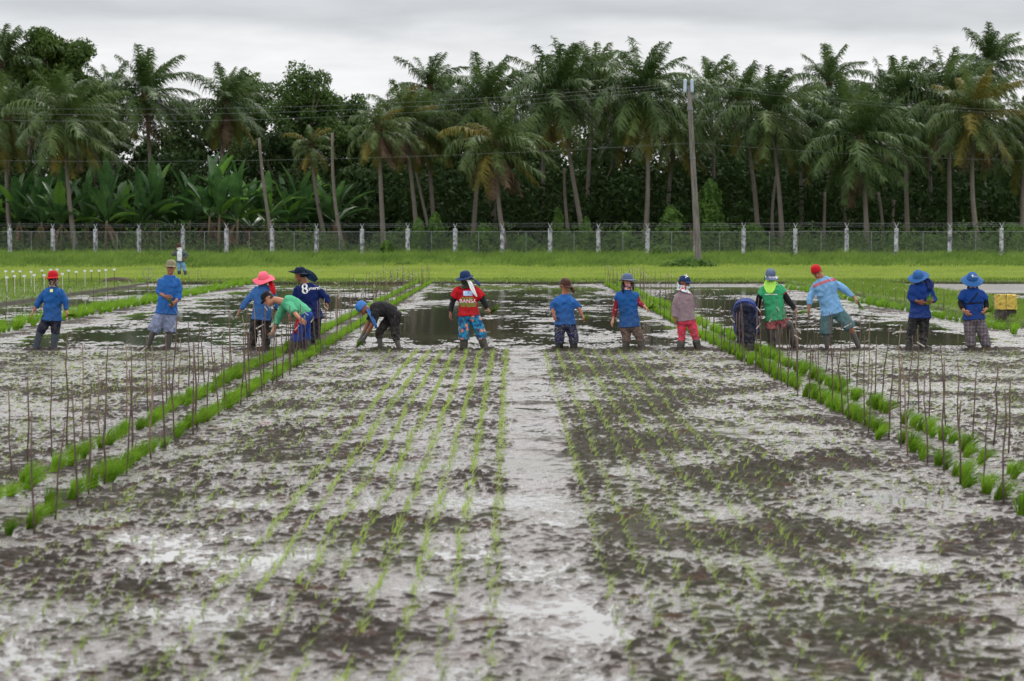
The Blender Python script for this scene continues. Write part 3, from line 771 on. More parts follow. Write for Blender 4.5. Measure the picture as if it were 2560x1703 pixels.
for k, (a, b_, lab) in enumerate([((1410, 420), (1420, 520), 'slim trunk left of the leaning central palm trunk'), ((1040, 430), (1062, 520), 'slim trunk crossing behind the yellowing palms'),
        ((1940, 440), (1938, 600), 'slim pale trunk in the shade between the front right palms'), ((2062, 480), (2060, 600), 'dark trunk in the shade left of the low wide palm'),
        ((2195, 480), (2208, 640), 'leaning trunk just right of the low wide palm trunk'), ((2235, 500), (2240, 600), 'thin dark trunk left of the tall right palm'),
        ((2300, 520), (2296, 620), 'brown trunk right of the tall right palm trunk'), ((1243, 430), (1244, 600), 'thick trunk beside the pale trunks near the photo centre')]):
    palm(a, b_, 158 + k, 1, 0, lab, dead=True, seed=80 + k)

# broadleaf trees
L_DARK = leaf_mat('leaf_dark', (0.016, 0.034, 0.010), (0.050, 0.086, 0.024), scale=0.5, trans=0.25)
L_WOOD = leaf_mat('leaf_painted_shade', (0.012, 0.026, 0.008), (0.036, 0.066, 0.018), scale=0.5, trans=0.15, spec=0.06, rough=0.7)  # deep shade of the wood is put into this darker leaf colour
L_MID = leaf_mat('leaf_mid', (0.034, 0.068, 0.018), (0.10, 0.165, 0.042), scale=0.4, trans=0.35)
L_LIGHT = leaf_mat('leaf_light', (0.036, 0.072, 0.015), (0.10, 0.160, 0.035), scale=0.4, trans=0.35)
TBARK = plain_mat('tree_bark', (0.04, 0.032, 0.026), (0.10, 0.085, 0.07), 4, 0.9, 0.2, 'Object', 9, 0.6, 0.05)
def leaf_cloud(C, R, n, size, rng, squash=0.8, shell=0.55, seg_blobs=22, bl=0.42):
    """leaf quads in clumps filling an ellipsoid with centre C and radii R"""
    C = np.array(C); R = np.array(R)
    q = rng.normal(size=(seg_blobs, 3)); q /= np.linalg.norm(q, axis=1)[:, None]
    q *= rng.uniform(0.25, 0.92, seg_blobs)[:, None] ** 0.6
    bc = C + q * R * (1 - bl * 0.25)
    br = bl * R.mean() * rng.uniform(0.6, 1.15, seg_blobs)
    which = rng.integers(0, seg_blobs, n)
    v = rng.normal(size=(n, 3)); v /= np.linalg.norm(v, axis=1)[:, None]
    rr = rng.uniform(shell, 1.08, n) * br[which]
    P = bc[which] + v * rr[:, None] * np.array([1, 1, squash])
    return leaf_quads(P, size, rng, v)
def leaf_quads(P, size, rng, nrm=None):
    n = len(P)
    nn = rng.normal(size=(n, 3)) if nrm is None else nrm + rng.normal(size=(n, 3)) * 0.7
    nn /= np.linalg.norm(nn, axis=1)[:, None]
    a = np.cross(nn, rng.normal(size=(n, 3))); a /= np.linalg.norm(a, axis=1)[:, None]
    b = np.cross(nn, a); s = (size * rng.uniform(0.6, 1.25, n))[:, None]
    V = np.stack([P - a * s, P - b * s * 0.42, P + a * s, P + b * s * 0.42], 1).reshape(-1, 3)
    F = np.arange(n * 4).reshape(n, 4)
    return V, F
def broadleaf(px, py_top, py_bot, d, half_w, n, size, mt, label, seed, name='broadleaf_tree', shell=0.5, blobs=54, bl=.31):
    rng = np.random.default_rng(seed); r = random.Random(seed)
    top = unproj(px, py_top, d); bot = unproj(px, py_bot, d)
    hw = half_w * d / FPX
    cz = (top.z + bot.z) / 2; hz = (top.z - bot.z) / 2
    root = empty(name, (top.x, d, 0.15), label, 'tree', 'broadleaf trees behind the palms')
    mb = MB()
    th = cz - hz * 0.5
    mb.tube([(0, 0, 0), (0.1, 0, th * 0.5), (0, 0, th)], [0.4, 0.3, 0.25], 8)
    for k in range(9):
        a = k * 2.4 + r.random(); e = Vector((math.cos(a) * hw * 0.7, math.sin(a) * hw * 0.5, cz + hz * r.uniform(-0.1, 0.75)))
        mid = Vector((e.x * 0.35, e.y * 0.35, th + (e.z - th) * 0.55))
        mb.tube([(0, 0, th - 0.3), mid, e], [0.2, 0.12, 0.03], 6)
    mb.build('trunk', TBARK, root, True)
    V, F = leaf_cloud((0, 0, cz), (hw, hw * 0.6, hz), int(n * 1.3), size, rng, seg_blobs=blobs, shell=shell, bl=bl)
    link('crown', mesh_np('crown', V, F, False, [mt]), root)
BL = [
 (128, 72, 345, 171, 118, 26000, 0.22, L_LIGHT, 'big leafy tree rounding off the skyline at the upper left'),
 (30, 110, 500, 196, 120, 12000, 0.26, L_DARK, 'dark leafy tree behind the palms at the left edge'),
 (222, 165, 470, 176, 75, 14000, 0.22, L_LIGHT, 'leafy tree sloping down right of the big upper left tree'),
 (455, 225, 560, 196, 60, 7000, 0.24, L_DARK, 'thin leafed tree in the low gap of the skyline'),
 (330, 330, 600, 186, 130, 12000, 0.26, L_DARK, 'dark leafy tree behind the upright left palm'),
 (610, 180, 480, 188, 85, 9500, 0.20, L_MID, 'airy leafy tree with loose outline, left one of the middle pair'),
 (770, 158, 480, 184, 110, 14000, 0.20, L_MID, 'wide airy leafy tree with loose outline, middle of the left half'),
 (890, 215, 520, 190, 80, 9000, 0.22, L_MID, 'leafy tree right of the wide airy tree'),
 (700, 330, 600, 180, 150, 15000, 0.25, L_DARK, 'dark lower tree filling below the airy trees'),
 (1010, 188, 480, 194, 62, 9000, 0.24, L_DARK, 'dark round tree rising above the yellowing palms'),
 (1100, 185, 520, 190, 62, 8000, 0.24, L_DARK, 'dark tree joined to the round one above the yellowing palms'),
 (930, 400, 620, 176, 110, 12000, 0.25, L_DARK, 'dark undergrowth tree behind the first yellow palm'),
 (1300, 260, 600, 192, 120, 12000, 0.28, L_DARK, 'dark tree in the gap right of the tall central palm'),
 (1530, 300, 620, 192, 130, 12000, 0.28, L_DARK, 'dark tree in the gap between the two largest palms'),
 (1790, 330, 620, 190, 120, 12000, 0.28, L_DARK, 'dark tree behind the narrow palm right of the pole'),
 (1990, 250, 620, 196, 130, 12000, 0.28, L_DARK, 'dark tree behind the palms right of the pole'),
 (2180, 215, 600, 198, 120, 12000, 0.28, L_DARK, 'dark tree showing between palm tops at right'),
 (2360, 230, 600, 196, 130, 12000, 0.28, L_DARK, 'dark tree behind the tall right palms'),
 (2520, 260, 600, 192, 110, 10000, 0.28, L_DARK, 'dark tree at the right edge of the photo'),
]
for i, a in enumerate(BL): broadleaf(*a, seed=300 + i)
# the shaded wood behind and under the palms: reads as one mass
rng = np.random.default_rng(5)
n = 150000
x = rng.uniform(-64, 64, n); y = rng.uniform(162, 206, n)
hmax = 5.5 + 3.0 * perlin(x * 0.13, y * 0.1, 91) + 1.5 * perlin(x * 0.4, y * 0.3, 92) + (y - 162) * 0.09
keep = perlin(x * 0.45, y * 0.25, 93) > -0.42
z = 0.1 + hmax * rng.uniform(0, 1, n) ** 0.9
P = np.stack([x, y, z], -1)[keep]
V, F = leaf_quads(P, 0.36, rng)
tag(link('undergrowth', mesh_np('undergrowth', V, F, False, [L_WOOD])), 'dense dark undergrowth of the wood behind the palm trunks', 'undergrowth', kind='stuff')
# canopy of the wood further back: clumps of leaves up to the feet of the palm crowns
Vs, Fs, b = [], [], 0
rw = np.random.default_rng(6)
for k in range(230):
    bx = rw.uniform(-58, 58); by = rw.uniform(184, 212); bzz = rw.uniform(3.5, 13.2 + 1.5 * math.sin(bx * 0.21)); br_ = rw.uniform(1.5, 3.0)
    nl_ = int(130 * br_ ** 2 / 2.2); v = rw.normal(size=(nl_, 3)); v /= np.linalg.norm(v, axis=1)[:, None]
    P = np.array([bx, by, bzz]) + v * (rw.uniform(0.6, 1.05, nl_) * br_)[:, None] * np.array([1.2, 1, 0.8])
    V, F = leaf_quads(P, 0.34, rw, v); Vs.append(V); Fs.append(F + b); b += len(V)
tag(link('far_wood', mesh_np('far_wood', np.concatenate(Vs), np.concatenate(Fs), False, [L_DARK])), 'dark leafy canopy of the wood filling in between and behind the palms', 'wood', kind='stuff')
# low shrubs and creepers right behind the fence
n = 60000
x = rng.uniform(-50, 50, n); y = fence_y(x) + rng.uniform(4, 22, n)
hmax = 1.0 + 1.3 * np.clip(perlin(x * 0.3, y * 0.25, 95) + 0.25, 0, 1) * 1.6
z = 0.15 + hmax * rng.uniform(0, 1, n)
V, F = leaf_quads(np.stack([x, y, z], -1), 0.17, rng)
tag(link('ground_creepers', mesh_np('ground_creepers', V, F, False, [L_MID])), 'low creepers and weeds covering the ground between fence and trunks', 'creepers', kind='stuff')

# banana plants
B_LEAF = leaf_mat('banana_leaf', (0.028, 0.080, 0.026), (0.085, 0.18, 0.052), (0.13, 0.25, 0.06), scale=0.5, trans=0.3, rough=0.33, spec=0.5)
B_BRIGHT = leaf_mat('banana_leaf_young', (0.09, 0.20, 0.025), (0.15, 0.30, 0.05), scale=0.6, trans=0.4, rough=0.35, spec=0.45)
B_STEM = plain_mat('banana_stem', (0.10, 0.09, 0.045), (0.17, 0.13, 0.08), 3, 0.7, 0.3)
def banana_leaf(az, e0, L, W, bend, mt, rng):
    n = 12; V = []; F = []
    d = Vector((math.cos(az), math.sin(az), 0)); p = Vector((0, 0, 0))
    for i in range(n + 1):
        q = i / n; e = e0 - bend * q ** 1.5
        v = (d * math.cos(e) + Vector((0.20 * q, 0, math.sin(e)))).normalized()
        s = v.cross(Vector((0, 0, 1))); s = s.normalized() if s.length > 1e-3 else Vector((1, 0, 0))
        u = s.cross(v)
        qq = max(0, (q - 0.14) / 0.86)
        w_ = W * (math.sin(math.pi * min(1, qq ** 0.75 * 0.97 + 0.03)) ** 0.55 if qq > 0 else 0.05) * 0.5 + 0.02
        rag = rng.uniform(0.6, 1.05)
        V += [p - s * w_ * rag + u * w_ * 0.45, p - s * w_ * 0.5 + u * w_ * 0.12, p, p + s * w_ * 0.5 + u * w_ * 0.12, p + s * w_ * rng.uniform(0.78, 1.05) + u * w_ * 0.45]
        p = p + v * (L / n)
    for i in range(n):
        for k in range(4): a = i * 5 + k; F.append((a, a + 1, a + 6, a + 5))
    return mesh_np('leaf', np.array([tuple(v) for v in V]), np.array(F), True, [mt])
BANANAS = []
for k in range(21):
    px = [-20, 45, 100, 150, 215, 262, 300, 345, 388, 430, 470, 520, 545, 590, 625, 665, 715, 748, 790, 835, 120][k]
    BANANAS.append(px)
for k, px in enumerate(BANANAS):
    r = random.Random(500 + k); rng2 = np.random.default_rng(500 + k)
    d = 148 + 13 * r.random() + 4
    topy = {470: 425, 520: 395, 545: 385, 590: 410, 665: 425, 748: 430, 388: 410, 262: 420, 45: 425}.get(px, r.uniform(425, 462))
    p0 = unproj(px, topy, d)
    H = p0.z - 0.15
    pos = ['leftmost banana plant, half out of the photo', 'banana plant in front of the left edge palms'][k] if k < 2 else None
    nth = ['', '', 'third', 'fourth', 'fifth', 'sixth', 'seventh', 'eighth', 'ninth', 'tenth', 'eleventh', 'twelfth', 'thirteenth', 'fourteenth', 'fifteenth', 'sixteenth', 'seventeenth', 'eighteenth', 'nineteenth', 'rightmost', 'small low'][k]
    root = empty('banana_plant', (p0.x, d, 0.15), pos or ('%s banana plant from the left in the banana grove behind the fence' % nth if k < 19 else ('rightmost banana plant of the grove, beside the bare palm trunk' if k == 19 else 'extra banana plant in the second rank behind the third and fourth')),
                 'banana plant', 'banana plants behind the fence')
    sh = H * 0.42
    mb = MB(); mb.tube([(0, 0, 0), (0.05, 0, sh * 0.6), (0.1, 0, sh)], [0.17, 0.13, 0.08], 8); mb.build('stem', B_STEM, root, True)
    nl = 15
    for q in range(nl):
        fq = q / (nl - 1); e = math.radians(88 - 62 * fq) + r.uniform(-.22, .22)
        L = (H - sh) * r.uniform(0.65, 1.2) * (1.12 - 0.2 * fq)
        mt = B_BRIGHT if r.random() < 0.13 else B_LEAF
        o = link('leaf', banana_leaf(q * 2.4 + r.uniform(-1, 1), e, L, r.uniform(0.68, 1.0), r.uniform(0.25, 0.7) + 0.45 * fq, mt, rng2), root, (0.1, 0, sh - 0.25 * fq))
    for q in range(4):
        o = link('dead_leaf', banana_leaf(r.uniform(0, 6.28), -0.9, sh * 0.9, 0.35, 0.55, P_BROWN, rng2), root, (0.08, 0, sh * 0.95))

# vine-covered stumps and bushes right behind the fence
VINE = leaf_mat('vine_leaf', (0.040, 0.095, 0.018), (0.115, 0.21, 0.042), scale=1.2, trans=0.3)
VB = [  # px, top py, half width px, depth, label
 (1047, 548, 22, 146, 'vine covered stump, left of the pair behind the fence'), (1088, 532, 24, 147, 'taller vine covered stump, right of the pair behind the fence'),
 (966, 604, 20, 141, 'small round bush at the foot of the first yellow palm'), (1208, 560, 32, 146, 'rounded vine mound left of the pale central trunks'),
 (1150, 612, 36, 143, 'low spreading bush behind the fence left of the vine mound'), (1395, 520, 18, 152, 'slim vine covered stump right of the photo centre'),
 (1465, 545, 20, 148, 'vine covered stump under the leaning central trunk'), (1560, 578, 42, 144, 'wide low bush left of the large straight palm'),
 (1678, 515, 36, 150, 'vine mound left of the utility pole foot'), (1775, 448, 38, 150, 'tall vine covered tree stump right of the utility pole'),
 (1660, 615, 50, 139, 'low dense bush inside the fence left of the pole'), (1880, 560, 50, 150, 'dark shrub behind the fence right of the tall vine stump'),
 (2330, 590, 70, 146, 'dark spreading shrub behind the fence between the right trunks'), (2530, 560, 50, 148, 'dark shrub behind the fence at the right edge'),
 (1722, 652, 58, 107.5, 'low green weed clump at the foot of the utility pole'), (1310, 590, 40, 147, 'bush behind the fence just right of the photo centre')]
for i, (px, py, hw, d, lab) in enumerate(VB):
    rng3 = np.random.default_rng(700 + i)
    top = unproj(px, py, d); H = top.z - 0.15; R = hw * d / FPX
    root = empty('vine_bush', (top.x, d, 0.15), lab, 'bush', 'vines and bushes behind the fence')
    mb = MB(); mb.tube([(0, 0, -0.1), (0, 0, H * 0.5), (0, 0, H * 0.85)], [0.16, 0.12, 0.05], 6); mb.build('trunk', TBARK, root, True)
    n = int(2200 * max(1, R) * max(1, H / 2))
    q = rng3.uniform(0, 1, n); a = rng3.uniform(0, 2 * math.pi, n)
    prof = np.sqrt(np.clip(1 - q ** 3.2, 0, 1)) * (0.75 + 0.3 * (1 - q))
    lump = 1 + 0.6 * perlin(a * 2.2, q * H * 1.1, 700 + i)
    rr = R * prof * lump * rng3.uniform(0.72, 1.05, n)
    P = np.stack([np.cos(a) * rr, np.sin(a) * rr, q * H * 0.98 + rng3.normal(0, 0.06, n)], -1)
    nrm = np.stack([np.cos(a), np.sin(a), q * 0.8], -1)
    V, F = leaf_quads(P, 0.15, rng3, nrm)
    link('foliage', mesh_np('foliage', V, F, False, [VINE]), root)
# ------------------------------------------------------------------ chain-link fence with concrete posts
CONC = plain_mat('concrete', (0.36, 0.37, 0.40), (0.62, 0.63, 0.67), 2.6, 0.85, 0.2, 'World', 14, 0.5, 0.02)
m = mat('stained_concrete'); t = m.node_tree; g = coords(t, 'World')
f = noise(t, g, 3.2, 5, 0.7)
col = ramp(t, f, [(0.40, (0.09, 0.09, 0.10)), (0.5, (0.32, 0.325, 0.35)), (0.64, (0.52, 0.53, 0.57))])
p = principled(t, col, 0.85, 0.2, f, 0.4, 0.02); out(t, p.outputs[0]); CONC = m
WIRE = plain_mat('galvanised_wire', (0.10, 0.11, 0.11), (0.17, 0.18, 0.18), 3, 0.6, 0.3)
PIPE = plain_mat('grey_pipe', (0.14, 0.15, 0.16), (0.25, 0.26, 0.27), 3, 0.55, 0.4)
PAINT = plain_mat('grey_iron', (0.38, 0.40, 0.42), (0.55, 0.56, 0.58), 6, 0.6, 0.4)
fence = empty('chain_link_fence', (0, 140, 0.2), 'chain link fence with weathered concrete posts and barbed wire across the whole photo', 'fence')
post_px = [24, 123, 221, 321, 422, 522, 627, 729, 834, 939, 1048, 1156, 1266, 1377, 1490, 1601, 1711, 1830, 1948, 2062, 2185, 2304]
post_px = [p_ * 2560 / 2357 for p_ in post_px]
post_px = [post_px[0] - 106] + post_px + [post_px[-1] + 132, post_px[-1] + 264]
OY = 140.0
posts = []
for px in post_px:
    u = (px - 1280) / FPX
    d = 140.0 / (1 + 0.194 * u) ; posts.append((u * d, d))
th = math.radians(-28)
RZ = Matrix.Rotation(th, 3, 'Z')
mbp = MB(); hw = 0.112
mbp.box((0, 0, 0.95), (2 * hw, 2 * hw, 2.3), RZ); 
mbp.add([RZ @ Vector(v) for v in [(-hw, -hw, 2.1), (hw, -hw, 2.1), (hw, hw, 2.1), (-hw, hw, 2.1), (-hw * .5, -hw * .5, 2.14), (hw * .5, -hw * .5, 2.14), (hw * .5, hw * .5, 2.14), (-hw * .5, hw * .5, 2.14)]],
        [(0, 1, 5, 4), (1, 2, 6, 5), (2, 3, 7, 6), (3, 0, 4, 7), (4, 5, 6, 7)])
pm = mbp.mesh('post', CONC)
arm = MB()
for sg in (-1, 1):
    arm.tube([(0, 0, 2.1), (0, 0, 2.2), (sg * 0.13, -sg * 0.05, 2.5)], [0.022, 0.022, 0.018], 6)
am = arm.mesh('wire_arm', PAINT)
for (x, y) in posts:
    gz = float(land_z(x, y))
    o = link('post', pm, fence, (x, y - 140, gz - 0.2)); 
    link('wire_arm', am, o)
def wires_between(mb, a, b, z, sag, r, off=(0, 0), n=5):
    pts_ = []
    for i in range(n):
        q = i / (n - 1); pts_.append((a[0] + (b[0] - a[0]) * q + off[0], a[1] - 140 + (b[1] - a[1]) * q + off[1], z - 0.2 - sag * 4 * q * (1 - q)))
    mb.tube(pts_, r, 4, False)
mesh_mb = MB(); rail = MB(); barb = MB()
for a, b in zip(posts[:-1], posts[1:]):
    gz = float(land_z((a[0] + b[0]) / 2, (a[1] + b[1]) / 2))
    L = math.hypot(b[0] - a[0], b[1] - a[1]); H = 1.83
    ux, uy = (b[0] - a[0]) / L, (b[1] - a[1]) / L
    step = 0.115; z0 = gz + 0.05 - 0.2
    k = -H
    def P3(s, z): return Vector((a[0] + ux * s, a[1] - 140 + uy * s, z0 + z))
    while k < L:
        s0, s1 = max(0, k), min(L, k + H)
        if s1 - s0 > 0.05:
            for flip in (0, 1):
                za, zb = s0 - k, s1 - k
                if flip: za, zb = H - za, H - zb
                mesh_mb.tube([P3(s0, za) + Vector((0, 0.004 * flip, 0)), P3(s1, zb) + Vector((0, 0.004 * flip, 0))], 0.0035, 3, False)
        k += step
    rail.tube([P3(0.1, H + 0.03), P3(L - 0.1, H + 0.03)], 0.022, 5, False)
    mx = (a[0] + b[0]) / 2; my = (a[1] + b[1]) / 2
    line = MB(); line.tube([(mx, my - 140 - 0.03, gz - 0.3), (mx, my - 140 - 0.03, gz + 1.9 - 0.2)], 0.022, 6); line.build('line_post', PIPE, fence)
    for zz, ox in ((2.24, 0.0), (2.36, 0.07), (2.48, 0.13)):
        for sg in ((-1, 1) if ox else (1,)):
            wires_between(barb, a, b, gz + zz, random.uniform(0, 0.02), 0.006, (0, sg * -ox * 0.4))
    for q in range(14):      # barbs
        s = (q + 0.5) / 14 * L
        for zz in (2.24, 2.36, 2.48):
            c = P3(s + random.uniform(-.05, .05), zz - 0.05); barb.tube([c + Vector((-0.03, 0, -0.03)), c + Vector((0.03, 0, 0.03))], 0.006, 3, False)
mesh_mb.build('wire_mesh', WIRE, fence); rail.build('top_rail', PIPE, fence); barb.build('barbed_wire', WIRE, fence)

# ------------------------------------------------------------------ utility pole and its lines
POLE = plain_mat('pole_wood', (0.10, 0.090, 0.082), (0.20, 0.185, 0.17), 2.0, 0.85, 0.2, 'Object', 8, 0.5, 0.02, (6, 6, 0.7))
INS = plain_mat('blue_insulator', (0.34, 0.44, 0.58), (0.48, 0.57, 0.70), 6, 0.35, 0.5)
METAL = plain_mat('pole_hardware', (0.10, 0.10, 0.12), (0.20, 0.20, 0.23), 8, 0.5, 0.4)
PD = 109.0
pb = unproj(1747, 672, PD); ptp = unproj(1722, 214, PD)
pole = empty('utility_pole', (pb.x, PD, 0.1), 'tall leaning brown utility pole with pale blue cylinders at its top', 'utility pole')
tv = ptp - Vector((pb.x, PD, 0.1))
mb = MB(); mb.tube([tv * q for q in (-0.03, 0, 0.25, 0.5, 0.75, 1.0)], [0.20, 0.195, 0.17, 0.148, 0.13, 0.112], 14); mb.build('shaft', POLE, pole, True)
mb = MB()
for sg, xo in ((-1, -0.22), (1, 0.17)):
    c = tv + Vector((xo, -0.05, 0.02))
    mb = MB(); pts_, rr = [], []
    for i in range(13):
        pts_.append(c + Vector((sg * -0.02 * i / 12 * (1 if sg < 0 else 0) , 0, -0.42 + 0.75 * i / 12))); rr.append(0.105 if i % 2 else 0.08)
    rr[0] = rr[-1] = 0.04
    mb.tube(pts_, rr, 10); mb.build('insulator', INS, pole, True)
mb = MB(); mb.box(tv + Vector((0, 0, -0.22)), (0.6, 0.1, 0.07)); mb.box(tv + Vector((0, 0, 0.2)), (0.5, 0.08, 0.05)); mb.build('crossarm', METAL, pole)
mb = MB(); mb.tube([tv * 0.865, tv * 0.885], 0.158, 12); mb.tube([tv * 0.60, tv * 0.607], 0.16, 12); mb.build('band', METAL, pole)
mb = MB(); mb.tube([tv + Vector((0.14, 0, -0.28)), tv + Vector((0.5, 0.2, -0.9))], 0.02, 5); mb.build('brace', METAL, pole)
LINE = plain_mat('power_line', (0.10, 0.11, 0.11), (0.16, 0.17, 0.17), 2, 0.5, 0.4)
def cat_line(x_pole, z_pole, xm, zm, x_end, r, yoff, lab, g):
    a = (z_pole - zm) / (x_pole - xm) ** 2; mb = MB(); pts_ = []
    for i in range(41):
        x = x_pole + (x_end - x_pole) * i / 40; pts_.append((x, PD + yoff, zm + a * (x - xm) ** 2))
    mb.tube(pts_, r, 5, False); o = mb.build('power_line', LINE); tag(o, lab, 'power line', g)
gL = 'power lines leading left from the pole'; gR = 'power lines leading right from the pole'
for k, (dz, yo) in enumerate(((0.16, -0.5), (0.02, 0.0), (-0.16, 0.5))):
    nm = ('upper', 'middle', 'lower')[k]
    cat_line(ptp.x - 0.22, ptp.z + dz * 0.7, -21.5, 8.45 + dz * 1.9, -48, 0.007, yo, '%s wire of the high pair running left from the pole top' % nm if False else '%s wire of the three running left from the pole top' % nm, gL)
    if k < 2: cat_line(ptp.x + 0.17, ptp.z + dz * 0.7, 35.5, 8.35 + dz, 48, 0.007, yo, '%s wire of the two running right from the pole top' % ('upper' if k == 0 else 'lower'), gR)
zl = unproj(1729, 357, PD).z; xl = unproj(1729, 357, PD).x
cat_line(xl, zl, -21.5, 5.95, -48, 0.006, 0, 'single low dark wire running left from the pole at mid height', gL)
cat_line(xl, zl, 35.5, 5.9, 48, 0.006, 0, 'single low dark wire running right from the pole at mid height', gR)

# small things on the banks
FRONDB = P_BROWN
SIGNW = plain_mat('white_card', (0.75, 0.76, 0.78), (0.62, 0.63, 0.65), 5, 0.6, 0.3)
sg_front = [(78, 425), (165, 410), (275, 408), (388, 398), (500, 400), (708, 385)]
sg_back = [(65, 355), (147, 358), (228, 355), (352, 362), (478, 347), (575, 338), (648, 335), (780, 348), (865, 362), (962, 350), (1035, 350), (1125, 350), (1200, 340), (1295, 335)]
POSTW = plain_mat('pale_stick', (0.45, 0.42, 0.36), (0.6, 0.57, 0.5), 5, 0.7, 0.2)
ordn = ['first', 'second', 'third', 'fourth', 'fifth', 'sixth', 'seventh', 'eighth', 'ninth', 'tenth', 'eleventh', 'twelfth', 'thirteenth', 'fourteenth']
for rowi, (lst, d) in enumerate(((sg_front, 63.0), (sg_back, 72.0))):
    for k, (zx, zy) in enumerate(lst):
        p_ = unproj(zx / 4.533, 600 + zy / 4.533, d)
        root = empty('plot_marker', (p_.x, d, 0.08), '%s white plot marker from the left in the %s marker row on the left bank' % (ordn[k], ('front', 'back')[rowi]), 'plot marker', 'white plot markers, %s row' % ('front', 'back')[rowi])
        h = p_.z - 0.08
        mb = MB(); mb.tube([(0, 0, -0.1), (0, 0, h)], 0.011, 6); mb.build('stick', POSTW if (rowi == 0 or k % 3 == 0) else STAKE, root)
        mb = MB(); mb.box((0, -0.016, h), (0.10, 0.006, 0.065), Matrix.Rotation(random.uniform(-.15, .15), 3, 'Y')); mb.build('card', SIGNW, root)
# round wire hoop on a stake
d = 76.0; c = unproj(370.6, 684, d)
root = empty('wire_hoop', (c.x, d, 0.1), 'dark round wire hoop fixed on an upright stake, left of the capped man', 'hoop')
mb = MB(); mb.tube([(0.2 * math.cos(a * math.pi / 12), 0, c.z - 0.1 + 0.2 * math.sin(a * math.pi / 12)) for a in range(25)], 0.010, 6, False); mb.build('ring', METAL, root)
mb = MB(); mb.tube([(0, 0, -0.1), (0, 0, c.z - 0.1 + 0.21)], 0.012, 6); mb.build('stake_post', METAL, root)
# dark mound on the far bank, left
rng4 = np.random.default_rng(44)
pmd = unproj(297, 697, 79.0)
mb = MB(); 
for j in range(7):
    pass
a = np.linspace(0, 2 * math.pi, 25)[:-1]; Vm = []; 
for j in range(6):
    q = j / 5; rr = math.cos(q * math.pi / 2)
    for t_ in a: Vm.append((0.75 * rr * math.cos(t_) * (1 + 0.1 * math.sin(3 * t_)), 0.4 * rr * math.sin(t_), -0.05 + 0.3 * math.sin(q * math.pi / 2)))
Fm = [(j * 24 + k, j * 24 + (k + 1) % 24, (j + 1) * 24 + (k + 1) % 24, (j + 1) * 24 + k) for j in range(5) for k in range(24)]
o = link('soil_heap', mesh_np('soil_heap', Vm, Fm, True, [SOIL]), None, (pmd.x, 78.6, 0.05)); tag(o, 'low dark heap of soil and cut grass on the left bank', 'soil heap')
# yellow painted concrete block on a mossy footing
YEL = mat('yellow_paint'); t = YEL.node_tree; g = coords(t, 'Object')
f = noise(t, g, 9, 5, 0.7); f2 = noise(t, coords(t, 'Object', (30, 30, 2)), 2, 3, 0.6)
col = mix_col(t, ramp(t, f, [(0.56, 0), (0.66, 1)]), (0.55, 0.40, 0.08), (0.24, 0.17, 0.08))
col = mix_col(t, ramp(t, f2, [(0.60, 0), (0.66, .8)]), col, (0.07, 0.05, 0.035))
p = principled(t, col, 0.75, 0.25, f, 0.4, 0.02); out(t, p.outputs[0])
MOSS = plain_mat('mossy_concrete', (0.035, 0.03, 0.026), (0.10, 0.09, 0.08), 7, 0.9, 0.2, 'Object', 12, 0.6, 0.02)
d = 45.0; yb = unproj(2516, 808, d)
root = empty('yellow_block', (yb.x, d, 0.0), 'chipped yellow painted block on a dark mossy footing near the right edge', 'concrete block')
def block(mb, x0, x1, y0, y1, z0, z1, seed, jit=0.012, n=6):
    r = random.Random(seed); vs = {}
    def P_(i, j, k):
        key = (i, j, k)
        if key not in vs:
            edge = 1 if (k == n) else 0
            vs[key] = Vector((x0 + (x1 - x0) * i / n + r.uniform(-jit, jit), y0 + (y1 - y0) * j / n + r.uniform(-jit, jit) * .6, z0 + (z1 - z0) * k / n + r.uniform(-jit, jit) * (2 if edge else .5)))
        return vs[key]
    for i in range(n):
        for k in range(n):
            for (j, fl) in ((0, 0), (n, 1)):
                q = [P_(i, j, k), P_(i + 1, j, k), P_(i + 1, j, k + 1), P_(i, j, k + 1)]; mb.add(q[::-1] if fl else q, [(0, 1, 2, 3)])
            for (j, fl) in ((0, 1), (n, 0)):
                q = [P_(j, i, k), P_(j, i + 1, k), P_(j, i + 1, k + 1), P_(j, i, k + 1)]; mb.add(q[::-1] if fl else q, [(0, 1, 2, 3)])
            for (j, fl) in ((0, 1), (n, 0)):
                q = [P_(i, k, j), P_(i + 1, k, j), P_(i + 1, k + 1, j), P_(i, k + 1, j)]; mb.add(q[::-1] if fl else q, [(0, 1, 2, 3)])
mb = MB(); block(mb, -0.235, 0.22, -0.1, 0.2, 0.30, 0.62, 3); mb.build('painted_block', YEL, root)
mb = MB(); block(mb, -0.225, -0.05, -0.06, 0.18, -0.1, 0.29, 4); block(mb, -0.04, 0.215, -0.03, 0.17, -0.1, 0.285, 5); mb.build('footing', MOSS, root)
# dry fallen frond leaning by the pole
r5 = np.random.default_rng(3)
fm = frond_mesh(math.radians(-20), math.radians(-70), 3.0, 0.35, 0.0, P_BROWN, r5)
p_ = unproj(1722, 560, 143)
o = link('dry_frond', fm, None, (p_.x, 143, p_.z)); tag(o, 'dry reddish palm frond hanging beside the foot of the utility pole', 'dry frond')
# guide string along which the workers plant
STR = plain_mat('white_string', (0.6, 0.6, 0.6), None, 5, 0.6, 0.3)
mb = MB(); mb.tube([(-7.6, 34.6, 0.035), (-5.2, 34.7, 0.055), (-2, 34.55, 0.05), (1.5, 34.6, 0.04), (5, 34.7, 0.05), (8.8, 34.6, 0.04)], 0.0035, 5, False)
tag(mb.build('planting_string', STR), 'thin pale planting string stretched low along the feet of the workers', 'string')
